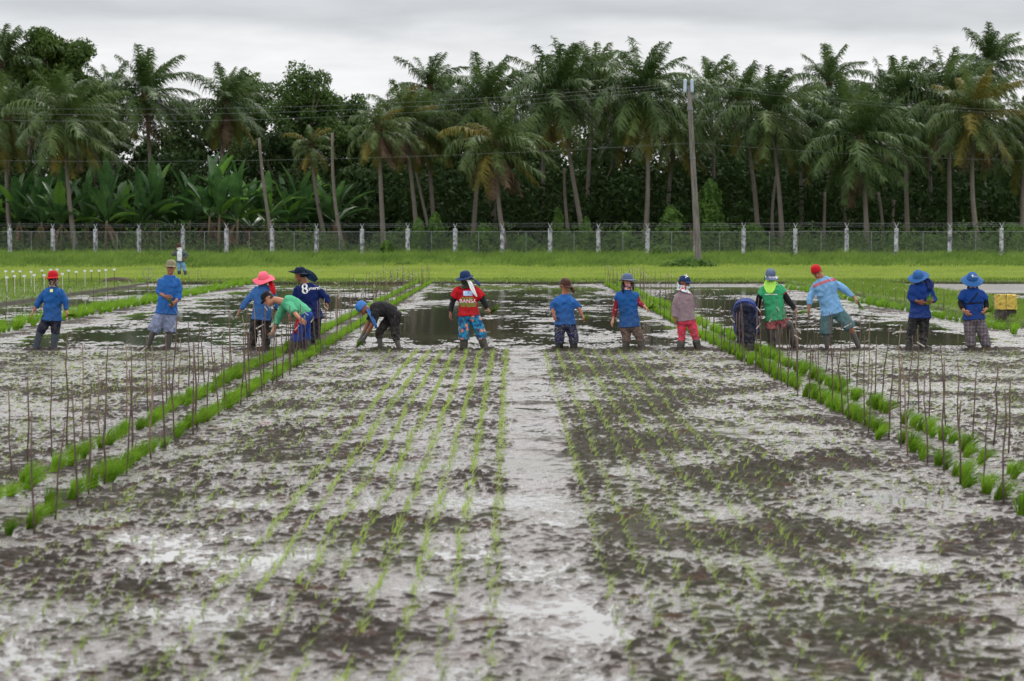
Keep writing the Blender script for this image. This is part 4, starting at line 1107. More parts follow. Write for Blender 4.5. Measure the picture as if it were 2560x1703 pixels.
# ------------------------------------------------------------------ people
def lin(r, g, b, k=1.45):
    f = lambda c: (c / 255 / 12.92 if c < 10.3 else ((c / 255 + 0.055) / 1.055) ** 2.4)
    return tuple(min(0.85, f(c) * k) for c in (r, g, b))
def fabric(name, c, c2=None, rough=0.8, pattern=None):
    m = mat(name); t = m.node_tree; g = coords(t, 'World')
    fold = noise(t, coords(t, 'World', (7, 7, 4)), 1.6, 4, 0.6)
    if pattern is None:
        f = noise(t, g, 5, 4, 0.6)
        col = ramp(t, f, [(0.35, tuple(v * 0.86 for v in c)), (0.65, tuple(min(.9, v * 1.1) for v in (c2 or c)))])
    else: col = pattern(t, g)
    # splashed mud low on the garment
    sx = N(t, 'ShaderNodeSeparateXYZ'); t.links.new(g, sx.inputs[0])
    mr = N(t, 'ShaderNodeMapRange'); t.links.new(sx.outputs[2], mr.inputs[0]); mr.inputs[1].default_value = 0.85; mr.inputs[2].default_value = 0.15
    sp = math_node(t, 'MULTIPLY', mr.outputs[0], ramp(t, noise(t, g, 16, 4, 0.7), [(0.42, 0), (0.6, 0.8)]))
    col = mix_col(t, sp, col, (0.09, 0.08, 0.065))
    p = principled(t, col, rough, 0.2, fold, 1.0, 0.05); out(t, p.outputs[0]); return m
def pat_floral(base, base2, flower, center, scale=9, thr=(0.36, 0.42)):
    def f(t, g):
        v = N(t, 'ShaderNodeTexVoronoi'); v.inputs['Scale'].default_value = scale; t.links.new(g, v.inputs['Vector'])
        n1 = noise(t, g, scale * 1.2, 2, 0.5)
        bcol = ramp(t, n1, [(0.42, base), (0.55, base2)])
        d = math_node(t, 'ADD', v.outputs['Distance'], math_node(t, 'MULTIPLY', math_node(t, 'SUBTRACT', noise(t, g, scale * 4, 2, 0.5), 0.5), 0.35))
        a = ramp(t, d, [(thr[0], 1), (thr[1], 0)])
        sel = ramp(t, N_sep(t, v.outputs['Color']), [(0.42, 0), (0.46, 1)])
        c1 = mix_col(t, math_node(t, 'MULTIPLY', a, sel), bcol, flower)
        return mix_col(t, math_node(t, 'MULTIPLY', ramp(t, d, [(0.12, 1), (0.18, 0)]), sel), c1, center)
    return f
def N_sep(t, c):
    s = N(t, 'ShaderNodeSeparateColor'); t.links.new(c, s.inputs[0]); return s.outputs[0]
def pat_camo(cs, scale=14):
    def f(t, g): return ramp(t, noise(t, g, scale, 3, 0.6), [(0.40 + 0.05 * i, c) for i, c in enumerate(cs)], 'CONSTANT')
    return f
def pat_plaid(c0, c1):
    def f(t, g):
        sx = N(t, 'ShaderNodeSeparateXYZ'); t.links.new(g, sx.inputs[0])
        def line(o, fr):
            a = math_node(t, 'FRACT', math_node(t, 'MULTIPLY', o, fr)); b_ = math_node(t, 'FRACT', math_node(t, 'ADD', math_node(t, 'MULTIPLY', o, fr), 0.25))
            return math_node(t, 'ADD', math_node(t, 'LESS_THAN', a, 0.13), math_node(t, 'LESS_THAN', b_, 0.08))
        l_ = math_node(t, 'MULTIPLY', math_node(t, 'ADD', line(sx.outputs[0], 17), line(sx.outputs[2], 17)), 0.5, True)
        return mix_col(t, l_, c0, c1)
    return f
def pat_stripes(c0, c1, fr=22):
    def f(t, g):
        sx = N(t, 'ShaderNodeSeparateXYZ'); t.links.new(g, sx.inputs[0])
        return mix_col(t, math_node(t, 'LESS_THAN', math_node(t, 'FRACT', math_node(t, 'MULTIPLY', sx.outputs[2], fr)), 0.3), c0, c1)
    return f
def skin(name, c, mud=True):
    m = mat(name); t = m.node_tree; g = coords(t, 'World')
    col = ramp(t, noise(t, g, 9, 3, 0.6), [(0.35, tuple(v * 0.85 for v in c)), (0.65, tuple(v * 1.1 for v in c))])
    if mud:
        sx = N(t, 'ShaderNodeSeparateXYZ'); t.links.new(g, sx.inputs[0])
        mr = N(t, 'ShaderNodeMapRange'); t.links.new(math_node(t, 'ADD', sx.outputs[2], math_node(t, 'MULTIPLY', noise(t, g, 12, 3, 0.6), 0.12)), mr.inputs[0]); mr.inputs[1].default_value = 0.42; mr.inputs[2].default_value = 0.34
        col = mix_col(t, mr.outputs[0], col, (0.085, 0.08, 0.07))
    p = principled(t, col, 0.5, 0.35); out(t, p.outputs[0]); return m
SKINS = [skin('skin', lin(128, 84, 62)), skin('skin_tan', lin(110, 70, 52)), skin('skin_light', lin(156, 108, 84))]
HAIR = plain_mat('black_hair', (0.010, 0.008, 0.007), (0.022, 0.016, 0.013), 30, 0.45, 0.4, 'World', 60, 0.4, 0.01)
DARKEYE = plain_mat('dark_eye', (0.008, 0.006, 0.005), None, 5, 0.3, 0.5)
LIP = plain_mat('lip', lin(110, 52, 46), None, 5, 0.5, 0.3)
MUDDY = plain_mat('muddy_boot', (0.030, 0.027, 0.022), (0.10, 0.09, 0.072), 9, 0.55, 0.4, 'World', 20, 0.5, 0.02)
MUDSOCK = plain_mat('wet_black_boot', (0.012, 0.012, 0.012), (0.06, 0.055, 0.045), 8, 0.4, 0.5, 'World', 20, 0.5, 0.02)

def loft(mb, secs, n=18, ex=0.85):
    b = len(mb.v)
    for (c, a, w_) in secs:
        for k in range(n):
            th_ = 2 * math.pi * k / n; cs, sn = math.cos(th_), math.sin(th_)
            cs = math.copysign(abs(cs) ** ex, cs); sn = math.copysign(abs(sn) ** ex, sn)
            mb.v.append(tuple(c + a * cs + w_ * sn))
    for i in range(len(secs) - 1):
        for k in range(n):
            k2 = (k + 1) % n; mb.f.append((b + i * n + k, b + i * n + k2, b + (i + 1) * n + k2, b + (i + 1) * n + k)); mb.mi.append(0)
    mb.f.append(tuple(b + k for k in reversed(range(n)))); mb.mi.append(0)
    mb.f.append(tuple(b + (len(secs) - 1) * n + k for k in range(n))); mb.mi.append(0)
def limb(mb, pts, rad, n=12, m=5, cut=False):
    """smooth limb with rounded ends through the points"""
    P_, R_ = [], []
    for i in range(len(pts) - 1):
        for j in range(m):
            q = j / m; P_.append(pts[i].lerp(pts[i + 1], q)); R_.append(rad[i] + (rad[i + 1] - rad[i]) * q)
    P_.append(pts[-1]); R_.append(rad[-1])
    for _ in range(2):      # round the joints
        P_ = [P_[0]] + [(P_[i - 1] + P_[i] * 2 + P_[i + 1]) / 4 for i in range(1, len(P_) - 1)] + [P_[-1]]
        R_ = [R_[0]] + [(R_[i - 1] + R_[i] * 2 + R_[i + 1]) / 4 for i in range(1, len(R_) - 1)] + [R_[-1]]
    t0 = (P_[1] - P_[0]).normalized(); t1 = (P_[-1] - P_[-2]).normalized()
    P_ = [P_[0] - t0 * R_[0] * .8, P_[0] - t0 * R_[0] * .5] + P_
    R_ = [R_[0] * .45, R_[0] * .82] + R_
    if not cut: P_ += [P_[-1] + t1 * R_[-1] * .5, P_[-1] + t1 * R_[-1] * .8]; R_ += [R_[-1] * .82, R_[-1] * .45]
    mb.tube(P_, R_, n)
def remesh(mb, name, voxel, mt, smooth=4, wrinkle=0.0, seed=0):
    me = bpy.data.meshes.new('tmp'); me.from_pydata(mb.v, [], mb.f)
    o = bpy.data.objects.new('tmp', me); COL.objects.link(o)
    md = o.modifiers.new('r', 'REMESH'); md.mode = 'VOXEL'; md.voxel_size = voxel; md.use_smooth_shade = True
    if smooth:
        s = o.modifiers.new('s', 'SMOOTH'); s.factor = 0.5; s.iterations = smooth
    dg = bpy.context.evaluated_depsgraph_get(); dg.update()
    nm = bpy.data.meshes.new_from_object(o.evaluated_get(dg)); nm.name = name
    bpy.data.objects.remove(o); bpy.data.meshes.remove(me)
    nm.materials.clear(); nm.materials.append(mt)
    n = len(nm.vertices)
    if wrinkle and n:
        co = np.empty(n * 3, np.float32); nm.vertices.foreach_get('co', co); co = co.reshape(-1, 3)
        no = np.empty(n * 3, np.float32); nm.vertices.foreach_get('normal', no); no = no.reshape(-1, 3)
        a = co[:, 0] * 9 + co[:, 1] * 8; z = co[:, 2] * 5
        k = (1 - np.abs(perlin(a + z * 0.6, z * 1.3 - a * 0.3, seed)) * 2.4) * 0.6 + perlin(a * 1.9, z * 2.6, seed + 1) * 0.7
        co += no * (k * wrinkle)[:, None]; nm.vertices.foreach_set('co', co.ravel()); nm.update()
    return nm

def hand(mb, wr, dr, pn, thumb_dir, curl, S=1.0):
    """palm with four separate curled fingers and a thumb leaving its side"""
    dr = dr.normalized(); pn = (pn - dr * pn.dot(dr)).normalized(); sd = thumb_dir - dr * thumb_dir.dot(dr) - pn * thumb_dir.dot(pn)
    sd = sd.normalized() if sd.length > 1e-3 else dr.cross(pn)
    loft(mb, [(wr - dr * 0.03, sd * 0.027, pn * 0.021), (wr + dr * 0.015 * S, sd * 0.030, pn * 0.020), (wr + dr * 0.05 * S, sd * 0.041, pn * 0.016), (wr + dr * 0.092 * S, sd * 0.041, pn * 0.013)], 12, 0.9)
    for k, (off, L) in enumerate(((0.031, 0.072), (0.0105, 0.080), (-0.0105, 0.075), (-0.030, 0.058))):
        base = wr + dr * (0.088 - 0.004 * abs(k - 1)) * S + sd * off; v = (dr + sd * off * 2.5).normalized(); P_ = [base - dr * 0.015, base]
        c_ = curl * (0.85 + 0.13 * k)
        for j, f_ in enumerate((0.45, 0.3, 0.25)):
            ang = c_ * (0.55, 0.9, 0.7)[j]
            v = (v * math.cos(ang) + pn * math.sin(ang)).normalized() if j == 0 else (v * math.cos(ang) + (pn - v * pn.dot(v)).normalized() * math.sin(ang)).normalized()
            P_.append(P_[-1] + v * L * f_ * S)
        mb.tube(P_, [0.0098, 0.0098, 0.0092, 0.0085, 0.0070], 8)
    tb = wr + dr * 0.03 * S + sd * 0.028
    mb.tube([tb - sd * 0.012, tb + sd * 0.018 + dr * 0.018, tb + sd * 0.030 + dr * 0.045 + pn * 0.012 * curl, tb + sd * 0.030 + dr * 0.068 + pn * 0.030 * curl], [0.0135, 0.0125, 0.0105, 0.0085], 8)

HEADP = [(-.114, .020, .066, .020), (-.098, .040, .082, .040), (-.074, .054, .088, .058), (-.044, .064, .088, .076), (-.012, .071, .084, .088), (.010, .074, .084, .094), (.040, .076, .087, .097), (.070, .071, .079, .091), (.094, .054, .056, .068), (.108, .026, .026, .034)]
class Head:
    def __init__(s, c, f, up, k=1.0):
        s.c = c; s.f = f.normalized(); s.u = (up - s.f * up.dot(s.f)).normalized(); s.r = s.f.cross(s.u); s.k = k
    def P(s, x, y, z): return s.c + (s.r * x + s.f * y + s.u * z) * s.k
    def skull(s, mb, grow=0.0, z0=-1, z1=1, n=18):
        secs = []
        for z, hw_, fr, bk in HEADP:
            if z0 <= z <= z1: secs.append((s.P(0, (fr - bk) / 2, z), s.r * (hw_ + grow) * s.k, s.f * ((fr + bk) / 2 + grow) * s.k))
        loft(mb, secs, n, 0.95)
    def face(s, mb):
        s.skull(mb)
        mb.tube([s.P(0, .082, .012), s.P(0, .095, -.012), s.P(0, .104, -.034), s.P(0, .090, -.042)], [.008, .011, .015, .010], 8)
        mb.tube([s.P(-.034, .078, .022), s.P(0, .088, .020), s.P(.034, .078, .022)], [.008, .010, .008], 6)
        mb.tube([s.P(0, .078, -.108), s.P(0, .086, -.096), s.P(0, .080, -.082)], [.014, .018, .012], 8)
        mb.tube([s.P(-.022, .078, -.066), s.P(0, .088, -.064), s.P(.022, .078, -.066)], [.007, .010, .007], 6)
        for sg in (-1, 1):
            mb.tube([s.P(sg * .072, -.012, .018), s.P(sg * .082, -.016, .002), s.P(sg * .074, -.008, -.028)], [.010, .017, .008], 8)
def grid_mesh(rows, close=True):
    n = len(rows[0]); V = [tuple(p) for r in rows for p in r]; F = []
    for i in range(len(rows) - 1):
        for k in range(n if close else n - 1):
            k2 = (k + 1) % n; F.append((i * n + k, i * n + k2, (i + 1) * n + k2, (i + 1) * n + k))
    return V, F
def cloth(name, rows, mt, parent, close=True, thick=0.006, sub=1, lump=0.0):
    V, F = grid_mesh(rows, close); me = bpy.data.meshes.new(name); me.from_pydata(V, [], F); me.materials.append(mt)
    me.polygons.foreach_set('use_smooth', [True] * len(F))
    o = link(name, me, parent)
    if sub: s = o.modifiers.new('sub', 'SUBSURF'); s.levels = sub; s.render_levels = sub
    s = o.modifiers.new('th', 'SOLIDIFY'); s.thickness = thick; s.offset = 0
    return o
def dome_rows(h, z0, ht, rx=.088, fy=.103, by=.108, flat=0.8, n=24, k_rings=7):
    rows = []
    for i in range(k_rings):
        q = i / (k_rings - 1)
        rr = math.cos(q * math.pi / 2) ** (0.55 if flat > .7 else .8); z = z0 + ht * math.sin(q * math.pi / 2) ** (1.0 / 1)
        if i == k_rings - 1: rr = 0.03
        row = []
        for k in range(n):
            a = 2 * math.pi * k / n; y = math.sin(a); row.append(h.P(rx * math.cos(a) * rr, (fy if y > 0 else by) * y * rr, z))
        rows.append(row)
    return rows
def cap(h, mt, parent, brim=True, brim_dir=0.0, brim_len=0.075, bmt=None, z0=.030, ht=.098):
    o = cloth('cap', dome_rows(h, z0, ht), mt, parent)
    if brim:
        rows = []
        for i in range(4):
            q = i / 3; row = []
            for k in range(11):
                a = math.pi / 2 + brim_dir + (k - 5) / 5 * math.radians(58)
                ext = brim_len * q * (math.cos((k - 5) / 5 * 1.15) ** 0.6)
                y = math.sin(a); b_ = .101 if y > 0 else .106
                row.append(h.P((.086 + ext * 0.85) * math.cos(a), (b_ + ext) * y, z0 + .006 - .02 * q * q - 0.012 * ((k - 5) / 5) ** 2 * q))
            rows.append(row)
        b_ = cloth('brim', rows, bmt or mt, o, close=False, thick=0.005)
    return o
def hat(h, mt, parent, w=.10, droop=.03, wavy=.015, tilt_f=0.0, ph=0.0, front=None, z0=.035, ht=.105, side_up=0.0):
    o = cloth('hat', dome_rows(h, z0, ht, .092, .106, .110, .9), mt, parent)
    rows = []; n = 28
    for i in range(5):
        q = i / 4; row = []
        for k in range(n):
            a = 2 * math.pi * k / n; y = math.sin(a); ww = w if front is None else (w * (1 + (front - 1) * max(0, y)))
            z = z0 - droop * q ** 1.3 + wavy * q * math.sin(3 * a + ph) + tilt_f * y * q + side_up * abs(math.cos(a)) * q
            row.append(h.P((.091 + ww * q) * math.cos(a), ((.105 if y > 0 else .109) + ww * q) * y, z))
        rows.append(row)
    cloth('brim', rows, mt, o, thick=0.005)
    return o
def gaiter(h, nb, mt, parent, name='face_mask', top=-.012, extra=0.014, drape=0.0, spread=0.03, up_axis=None):
    rows = []; n = 20
    fr_, bk_ = .098, .096
    zs = [top, -.03, -.055, -.08, -.108]
    for i, z in enumerate(zs):
        hp = min(HEADP, key=lambda q: abs(q[0] - z)); hw_, fr, bk = hp[1] + extra, hp[2] + extra + (.012 if i in (0, 1) else 0), hp[3] + extra
        hw_ = max(hw_, .062); fr = max(fr, .085); bk = max(bk, .062)
        rows.append([h.P(hw_ * math.cos(2 * math.pi * k / n), (fr if math.sin(2 * math.pi * k / n) > 0 else bk) * math.sin(2 * math.pi * k / n), z) for k in range(n)])
    dn = (nb - h.c).normalized()
    for j in range(3):
        q = (j + 1) / 3; c = h.c.lerp(nb, 0.75 + 0.25 * q) - dn * 0.0
        rr = .066 + spread * q
        rows.append([c + h.r * rr * math.cos(2 * math.pi * k / n) + h.f * (rr + drape * q * max(0, math.sin(2 * math.pi * k / n))) * math.sin(2 * math.pi * k / n) + dn * drape * q * max(0, math.sin(2 * math.pi * k / n)) for k in range(n)])
    return cloth(name, rows, mt, parent, thick=0.007)
def strip(name, pts, widths, wdir, mt, parent, thick=0.008, fold=0.012, curv=0.0):
    rows = []
    for i, (p_, w_) in enumerate(zip(pts, widths)):
        t_ = (pts[min(i + 1, len(pts) - 1)] - pts[max(i - 1, 0)]).normalized(); nrm = t_.cross(wdir).normalized()
        rows.append([p_ + wdir * w_ * (k / 3 - 1) + nrm * (fold * math.sin(k * 1.9 + i * 0.4) + curv * (k / 3 - 1) ** 2) for k in range(7)])
    return cloth(name, rows, mt, parent, close=False, thick=thick)

CROPS = {'A': (0, 600, 4.533), 'B': (520, 600, 4.533), 'C': (1040, 600, 4.533), 'D': (1500, 600, 4.533), 'E': (2020, 600, 4.365)}
PEOPLE = {}
class Person:
    def __init__(s, crop, d, label, sk=0, build=1.0):
        s.cr = CROPS[crop]; s.d = d; s.sk = SKINS[sk]; s.label = label; s.b = build; s.scale = 1.0
    def W(s, q):
        dz = q[2] if len(q) > 2 else 0.0
        return unproj(s.cr[0] + q[0] / s.cr[2], s.cr[1] + q[1] / s.cr[2], s.d + dz)
    def make(s, head, face, sh, el, wr, hd, hip, kn, ft, spine=None, curl=(0.6, 0.6), up=None, headk=1.0, facey=True, palm=None):
        W = s.W
        s.head_c = W(head); s.SH = [W(q) for q in sh]; s.EL = [W(q) for q in el]; s.WR = [W(q) for q in wr]; s.HD = [W(q) for q in hd]
        s.HIP = [W(q) for q in hip]; s.KN = [W(q) for q in kn]; s.FT = [W(q) for q in ft]
        Hc = (s.HIP[0] + s.HIP[1]) / 2; Sc = (s.SH[0] + s.SH[1]) / 2
        u0 = (Sc - Hc).normalized(); s.SH = [q.lerp(Sc, 0.13) - u0 * 0.048 for q in s.SH]
        s.up = (Sc - Hc).normalized(); s.lat = (s.SH[1] - s.SH[0]).normalized(); s.lat = (s.lat - s.up * s.lat.dot(s.up)).normalized()
        s.latH = (s.HIP[1] - s.HIP[0]).normalized()
        s.front = s.lat.cross(s.up).normalized()
        s.Hc, s.Sc = Hc, Sc; s.nb = Sc + s.up * 0.035
        s.Mc = W(spine) if spine else (Hc.lerp(Sc, 0.5))
        sw = max((s.SH[1] - s.SH[0]).length / 2, 0.15); s.sw = min(sw * 1.1, 0.20)
        hw_ = max((s.HIP[1] - s.HIP[0]).length / 2, 0.07)
        fx = Hc.copy(); s.root = empty('person', (fx.x, s.d, 0.0), s.label, 'person', None)
        off = Vector((fx.x, s.d, 0.0)); s.off = off
        for L_ in (s.SH, s.EL, s.WR, s.HD, s.HIP, s.KN, s.FT): 
            for i in (0, 1): L_[i] = L_[i] - off
        s.head_c -= off; s.nb -= off; s.Hc -= off; s.Sc -= off; s.Mc -= off
        fdir = Vector(face)
        s.h = Head(s.head_c, fdir, (up and Vector(up)) or (s.head_c - s.nb).normalized() * 0.4 + Vector((0, 0, 0.6)), headk)
        mb = MB()
        s.torso(mb, 0.0, 0.0)
        mb.tube([s.nb - s.up * 0.05, s.nb.lerp(s.head_c, 0.5), s.h.P(0, -0.02, -0.03)], [0.068, 0.055, 0.056], 12)
        s.h.face(mb)
        for i in (0, 1):
            limb(mb, [s.SH[i].lerp(s.Sc, 0.16), s.EL[i], s.WR[i]], [0.036, 0.039, 0.026])
            pn = (palm[i] if palm else None) or (-s.lat if i else s.lat) * 0.6 + s.front * -0.2
            pn = Vector(pn); td = s.front * 1.0 + Vector((0, -0.4, 0.3)) if not palm else Vector((0, -0.3, 1))
            hand(mb, s.WR[i], s.HD[i] - s.WR[i], pn, td, curl[i])
            lg = s.KN[i]; ft_ = s.FT[i]
            ext = ft_ + (ft_ - lg).normalized() * 0.10
            calf = lg.lerp(ft_, 0.3)
            limb(mb, [s.HIP[i], lg, calf, ft_, ext], [0.080, 0.054, 0.052, 0.036, 0.034])
            ff = Vector((s.front.x, s.front.y, 0)); ff = ff.normalized() if ff.length > .3 else Vector((0, -1, 0))
            mb.tube([ext - ff * 0.05, ext + ff * 0.07, ext + ff * 0.17], [0.03, 0.035, 0.02], 8)
        me = remesh(mb, 'body', 0.0068, s.sk, 2); s.body = link('body', me, s.root)
        if facey:
            for sg in (-1, 1):
                e = MB(); e.tube([s.h.P(sg * .044, .070, .0), s.h.P(sg * .036, .0795, .001), s.h.P(sg * .024, .081, .001), s.h.P(sg * .018, .080, -.001)], [.002, .0062, .006, .002], 8); e.build('eye', DARKEYE, s.root, True)
                e = MB(); e.tube([s.h.P(sg * .050, .072, .020), s.h.P(sg * .034, .085, .026), s.h.P(sg * .016, .092, .022)], [.002, .0045, .003], 6); e.build('eyebrow', HAIR, s.root, True)
            e = MB(); e.tube([s.h.P(-.024, .080, -.066), s.h.P(0, .0955, -.064), s.h.P(.024, .080, -.066)], [.002, .0052, .002], 6); e.build('mouth', LIP, s.root, True)
        return s
    def torso(s, mb, grow, hem, taper=1.0, low=None):
        b = s.b; L = (s.Sc - s.Hc).length
        def sec(q, hw_, dp):
            a = (1 - q) ** 2; bq = 2 * q * (1 - q); c_ = q * q
            c = s.Hc * a + s.Mc * 2 * q * (1 - q) + s.Sc * c_ if 0 <= q <= 1 else (s.Hc + (s.Hc - s.Mc).normalized() * (-q * L) if q < 0 else s.Sc + s.up * (q - 1) * L)
            tq = ((s.Mc - s.Hc) * (1 - q) + (s.Sc - s.Mc) * q).normalized() if 0 <= q <= 1 else s.up
            la = (s.latH * (1 - min(1, max(0, q))) + s.lat * min(1, max(0, q))).normalized(); la = (la - tq * la.dot(tq)).normalized()
            fr = la.cross(tq)
            return (c, la * (hw_ * b + grow), fr * (dp * b + grow))
        secs = []
        if hem > 0:
            secs += [sec(-hem / L, 0.158, 0.122), sec(-hem * 0.5 / L, 0.155, 0.118)]
        secs += [sec(0.0, 0.150, 0.110), sec(0.2, 0.134, 0.104), sec(0.38, 0.124, 0.100), sec(0.6, 0.136, 0.106), sec(0.78, 0.146, 0.108), sec(0.88, max(0.14, s.sw * 0.86), 0.098), sec(0.945, s.sw * 0.68, 0.080), sec(1.0, s.sw * 0.42, 0.064), sec(1.065, 0.060, 0.052)]
        if s.Sc.z < s.Hc.z + 0.25 and hem <= 0: secs = [sec(-0.14, 0.12, 0.08)] + secs
        loft(mb, secs)
    def shirt(s, mt, sleeve=(2.0, 2.0), hem=0.06, loose=0.018, name='shirt', sr=0.0, seed=1, wr_=0.015, hem_tilt=0, collar=None):
        mb = MB(); s.torso(mb, loose, hem)
        for i in (0, 1):
            q = sleeve[i]; P_ = [s.SH[i] - s.up * 0.02]; R_ = [0.066 + sr]
            P_[0] = P_[0].lerp(s.Sc, 0.05)
            if q <= 1: P_.append(s.SH[i].lerp(s.EL[i], q)); R_.append(0.062 + sr)
            else:
                P_.append(s.EL[i]); R_.append(0.056 + sr)
                if q > 1.01: P_.append(s.EL[i].lerp(s.WR[i], q - 1)); R_.append(0.046 - 0.006 * (q - 1) + sr)
            limb(mb, P_, R_, cut=True)
        o = link(name, remesh(mb, name, 0.0125, mt, 4, wr_, seed * 3), s.root); s.shirt_o = o
        return o
    def sleeves(s, mt, q0, q1, name='arm_sleeve', r=0.012, sides=(0, 1)):
        for i in sides:
            def at_(q): return s.SH[i].lerp(s.EL[i], q) if q <= 1 else s.EL[i].lerp(s.WR[i], q - 1)
            P_ = [at_(q0)]; R_ = [0.048 + r]
            if q0 < 1 < q1: P_.append(s.EL[i]); R_.append(0.041 + r)
            P_.append(at_(q1)); R_.append(0.028 + r)
            mb = MB(); limb(mb, P_, R_, cut=True); link(name, remesh(mb, name, 0.010, mt, 3, 0.003, 5 + i), s.root)
    def trousers(s, mt, end=2.0, loose=0.022, name='trousers', flare=0.0, seed=2, shrink=1.0, ends=None):
        mb = MB(); b = s.b
        upv = (s.Mc - s.Hc).normalized(); la = (s.latH - upv * s.latH.dot(upv)).normalized(); fr = la.cross(upv)
        loft(mb, [(s.Hc + upv * 0.07, la * (0.138 * b - 0.004), fr * (0.104 * b - 0.004)), (s.Hc, la * (0.150 * b + 0.004), fr * (0.112 * b + 0.006)), (s.Hc - upv * 0.07, la * (0.150 * b + .01), fr * (0.105 * b + .01)), (s.Hc - upv * 0.11, la * 0.09, fr * 0.07)])
        for i in (0, 1):
            e = ends[i] if ends else end
            P_ = [s.HIP[i].lerp(s.Hc, 0.1)]; R_ = [0.088 + loose * 0.5]
            if e <= 1: P_.append(s.HIP[i].lerp(s.KN[i], e)); R_.append(0.062 + loose * 0.8 + flare)
            else:
                P_.append(s.KN[i]); R_.append(0.052 + loose * .9 + flare * 0.5)
                P_.append(s.KN[i].lerp(s.FT[i], e - 1)); R_.append(0.049 - 0.012 * (e - 1) + loose * .9 + flare)
            limb(mb, P_, R_, cut=True)
        return link(name, remesh(mb, name, 0.0125, mt, 4, 0.014, seed * 7), s.root)
    def boots(s, mt, q0=0.45, r=0.014, name='boot', r2=None):
        for i in (0, 1):
            a = s.KN[i].lerp(s.FT[i], q0); e = s.FT[i] + (s.FT[i] - s.KN[i]).normalized() * 0.12
            mb = MB(); limb(mb, [a, a.lerp(e, 0.5), e], [0.052 + r, 0.047 + r, 0.040 + r])
            ff = Vector((s.front.x, s.front.y, 0)); ff = ff.normalized() if ff.length > .3 else Vector((0, -1, 0))
            mb.tube([e - ff * 0.06, e + ff * 0.08, e + ff * 0.2], [0.045, 0.05, 0.03], 8)
            link(name, remesh(mb, name, 0.0115, mt, 3, 0.004, 20 + i), s.root)
    def hair_shell(s, grow=0.008, z0=-0.05, mt=None, fr=-0.02):
        mb = MB(); secs = []
        for z, hw_, f_, bk in HEADP:
            if z >= z0: secs.append((s.h.P(0, (min(f_, .05) - bk) / 2 - 0.01, z), s.h.r * (hw_ + grow), s.h.f * ((min(f_, .05) + bk) / 2 + grow)))
        loft(mb, secs); link('hair', remesh(mb, 'hair', 0.009, HAIR, 2, 0.002, 3), s.root)
    def print_on(s, target, body, px, py, size, mt, name='print', align='CENTER', shear=0.0, flipx=False, rot=0.0, bold=0.0, yshift=1.0, from_back=False):
        """flat print laid on the garment: every vertex dropped onto the cloth"""
        c = bpy.data.curves.new('t', 'FONT'); c.body = body; c.size = size; c.align_x = align; c.align_y = 'CENTER'; c.shear = shear; c.offset = bold; c.space_character = 1.03
        o = bpy.data.objects.new('t', c); COL.objects.link(o)
        dg = bpy.context.evaluated_depsgraph_get(); dg.update()
        me = bpy.data.meshes.new_from_object(o.evaluated_get(dg)); bpy.data.objects.remove(o); bpy.data.curves.remove(c)
        return s.drop(me, target, px, py, mt, name, rot)
    def drop(s, me, target, px, py, mt, name, rot=0.0):
        ctr = s.W((px, py)) - s.off
        dg = bpy.context.evaluated_depsgraph_get(); dg.update()
        bv = BVHTree.FromObject(target, dg)
        cr_, sr_ = math.cos(rot), math.sin(rot)
        for v in me.vertices:
            x = v.co.x * cr_ - v.co.y * sr_; z = v.co.x * sr_ + v.co.y * cr_
            q = Vector((ctr.x + x, -2.0, ctr.z + z)); hit = bv.ray_cast(q, Vector((0, 1, 0)))
            yy = hit[0].y if hit[0] is not None else getattr(s, '_ly', ctr.y)
            s._ly = yy
            v.co = Vector((q.x, yy - 0.007, q.z))
        me.materials.clear(); me.materials.append(mt); me.name = name
        return link(name, me, target)
    def patch(s, target, px, py, w_, h_, mt, name, n=8):
        V = []; F = []
        for j in range(n + 1):
            for i in range(n + 1): V.append(((i / n - .5) * w_, (j / n - .5) * h_, 0))
        for j in range(n):
            for i in range(n): a = j * (n + 1) + i; F.append((a, a + 1, a + n + 2, a + n + 1))
        me = bpy.data.meshes.new(name); me.from_pydata(V, [], F); return s.drop(me, target, px, py, mt, name)

hold_n = 0
def handful(p, q, label, seed, L=0.26, nb=60, tip=0.06):
    """seedlings held in a hand at world point p, leaves pointing towards q"""
    r = np.random.default_rng(800 + seed); V, F = tuft(r, int(nb * 1.3), L * 1.2, tip * 1.15, 0.008, 0.016, 0.0, 3)
    n2 = len(V)
    me = mesh_np('held_seedlings', V, F, True, [G_BUNDLE])
    o = link('held_seedlings', me, None, p)
    o.rotation_euler = (Vector(q) - Vector(p)).to_track_quat('Z', 'Y').to_euler()
    return tag(o, label, 'seedlings', 'seedlings held by the workers')

BLUE = fabric('blue_shirt', lin(28, 78, 136, 1.2)); BLUE2 = fabric('bright_blue_shirt', lin(36, 86, 148, 1.25)); BLUE3 = fabric('faded_blue_shirt', lin(50, 92, 146, 1.2))
NAVY = fabric('navy_cloth', lin(14, 32, 84, 1.1)); NAVYD = fabric('dark_navy_cloth', lin(12, 20, 40)); BLACK = fabric('black_cloth', lin(22, 22, 26)); GREYL = fabric('grey_cotton', lin(112, 122, 148))
SLATE = fabric('slate_sock', lin(52, 62, 76)); RED = fabric('red_cloth', lin(176, 20, 32, 1.05)); PINK = fabric('pink_cloth', lin(224, 86, 104)); GREEN = fabric('green_shirt', lin(52, 146, 98, 1.2)); GREEN2 = fabric('mint_shirt', lin(76, 160, 120, 1.2))
ROYAL = fabric('royal_blue_trousers', lin(18, 60, 140, 1.1)); MAUVE = fabric('mauve_jersey', lin(124, 106, 112)); ROSE = fabric('rose_leggings', lin(190, 52, 76)); LIME = fabric('lime_scarf', lin(154, 204, 84)); LIGHTB = fabric('light_blue_shirt', lin(112, 156, 196, 1.2))
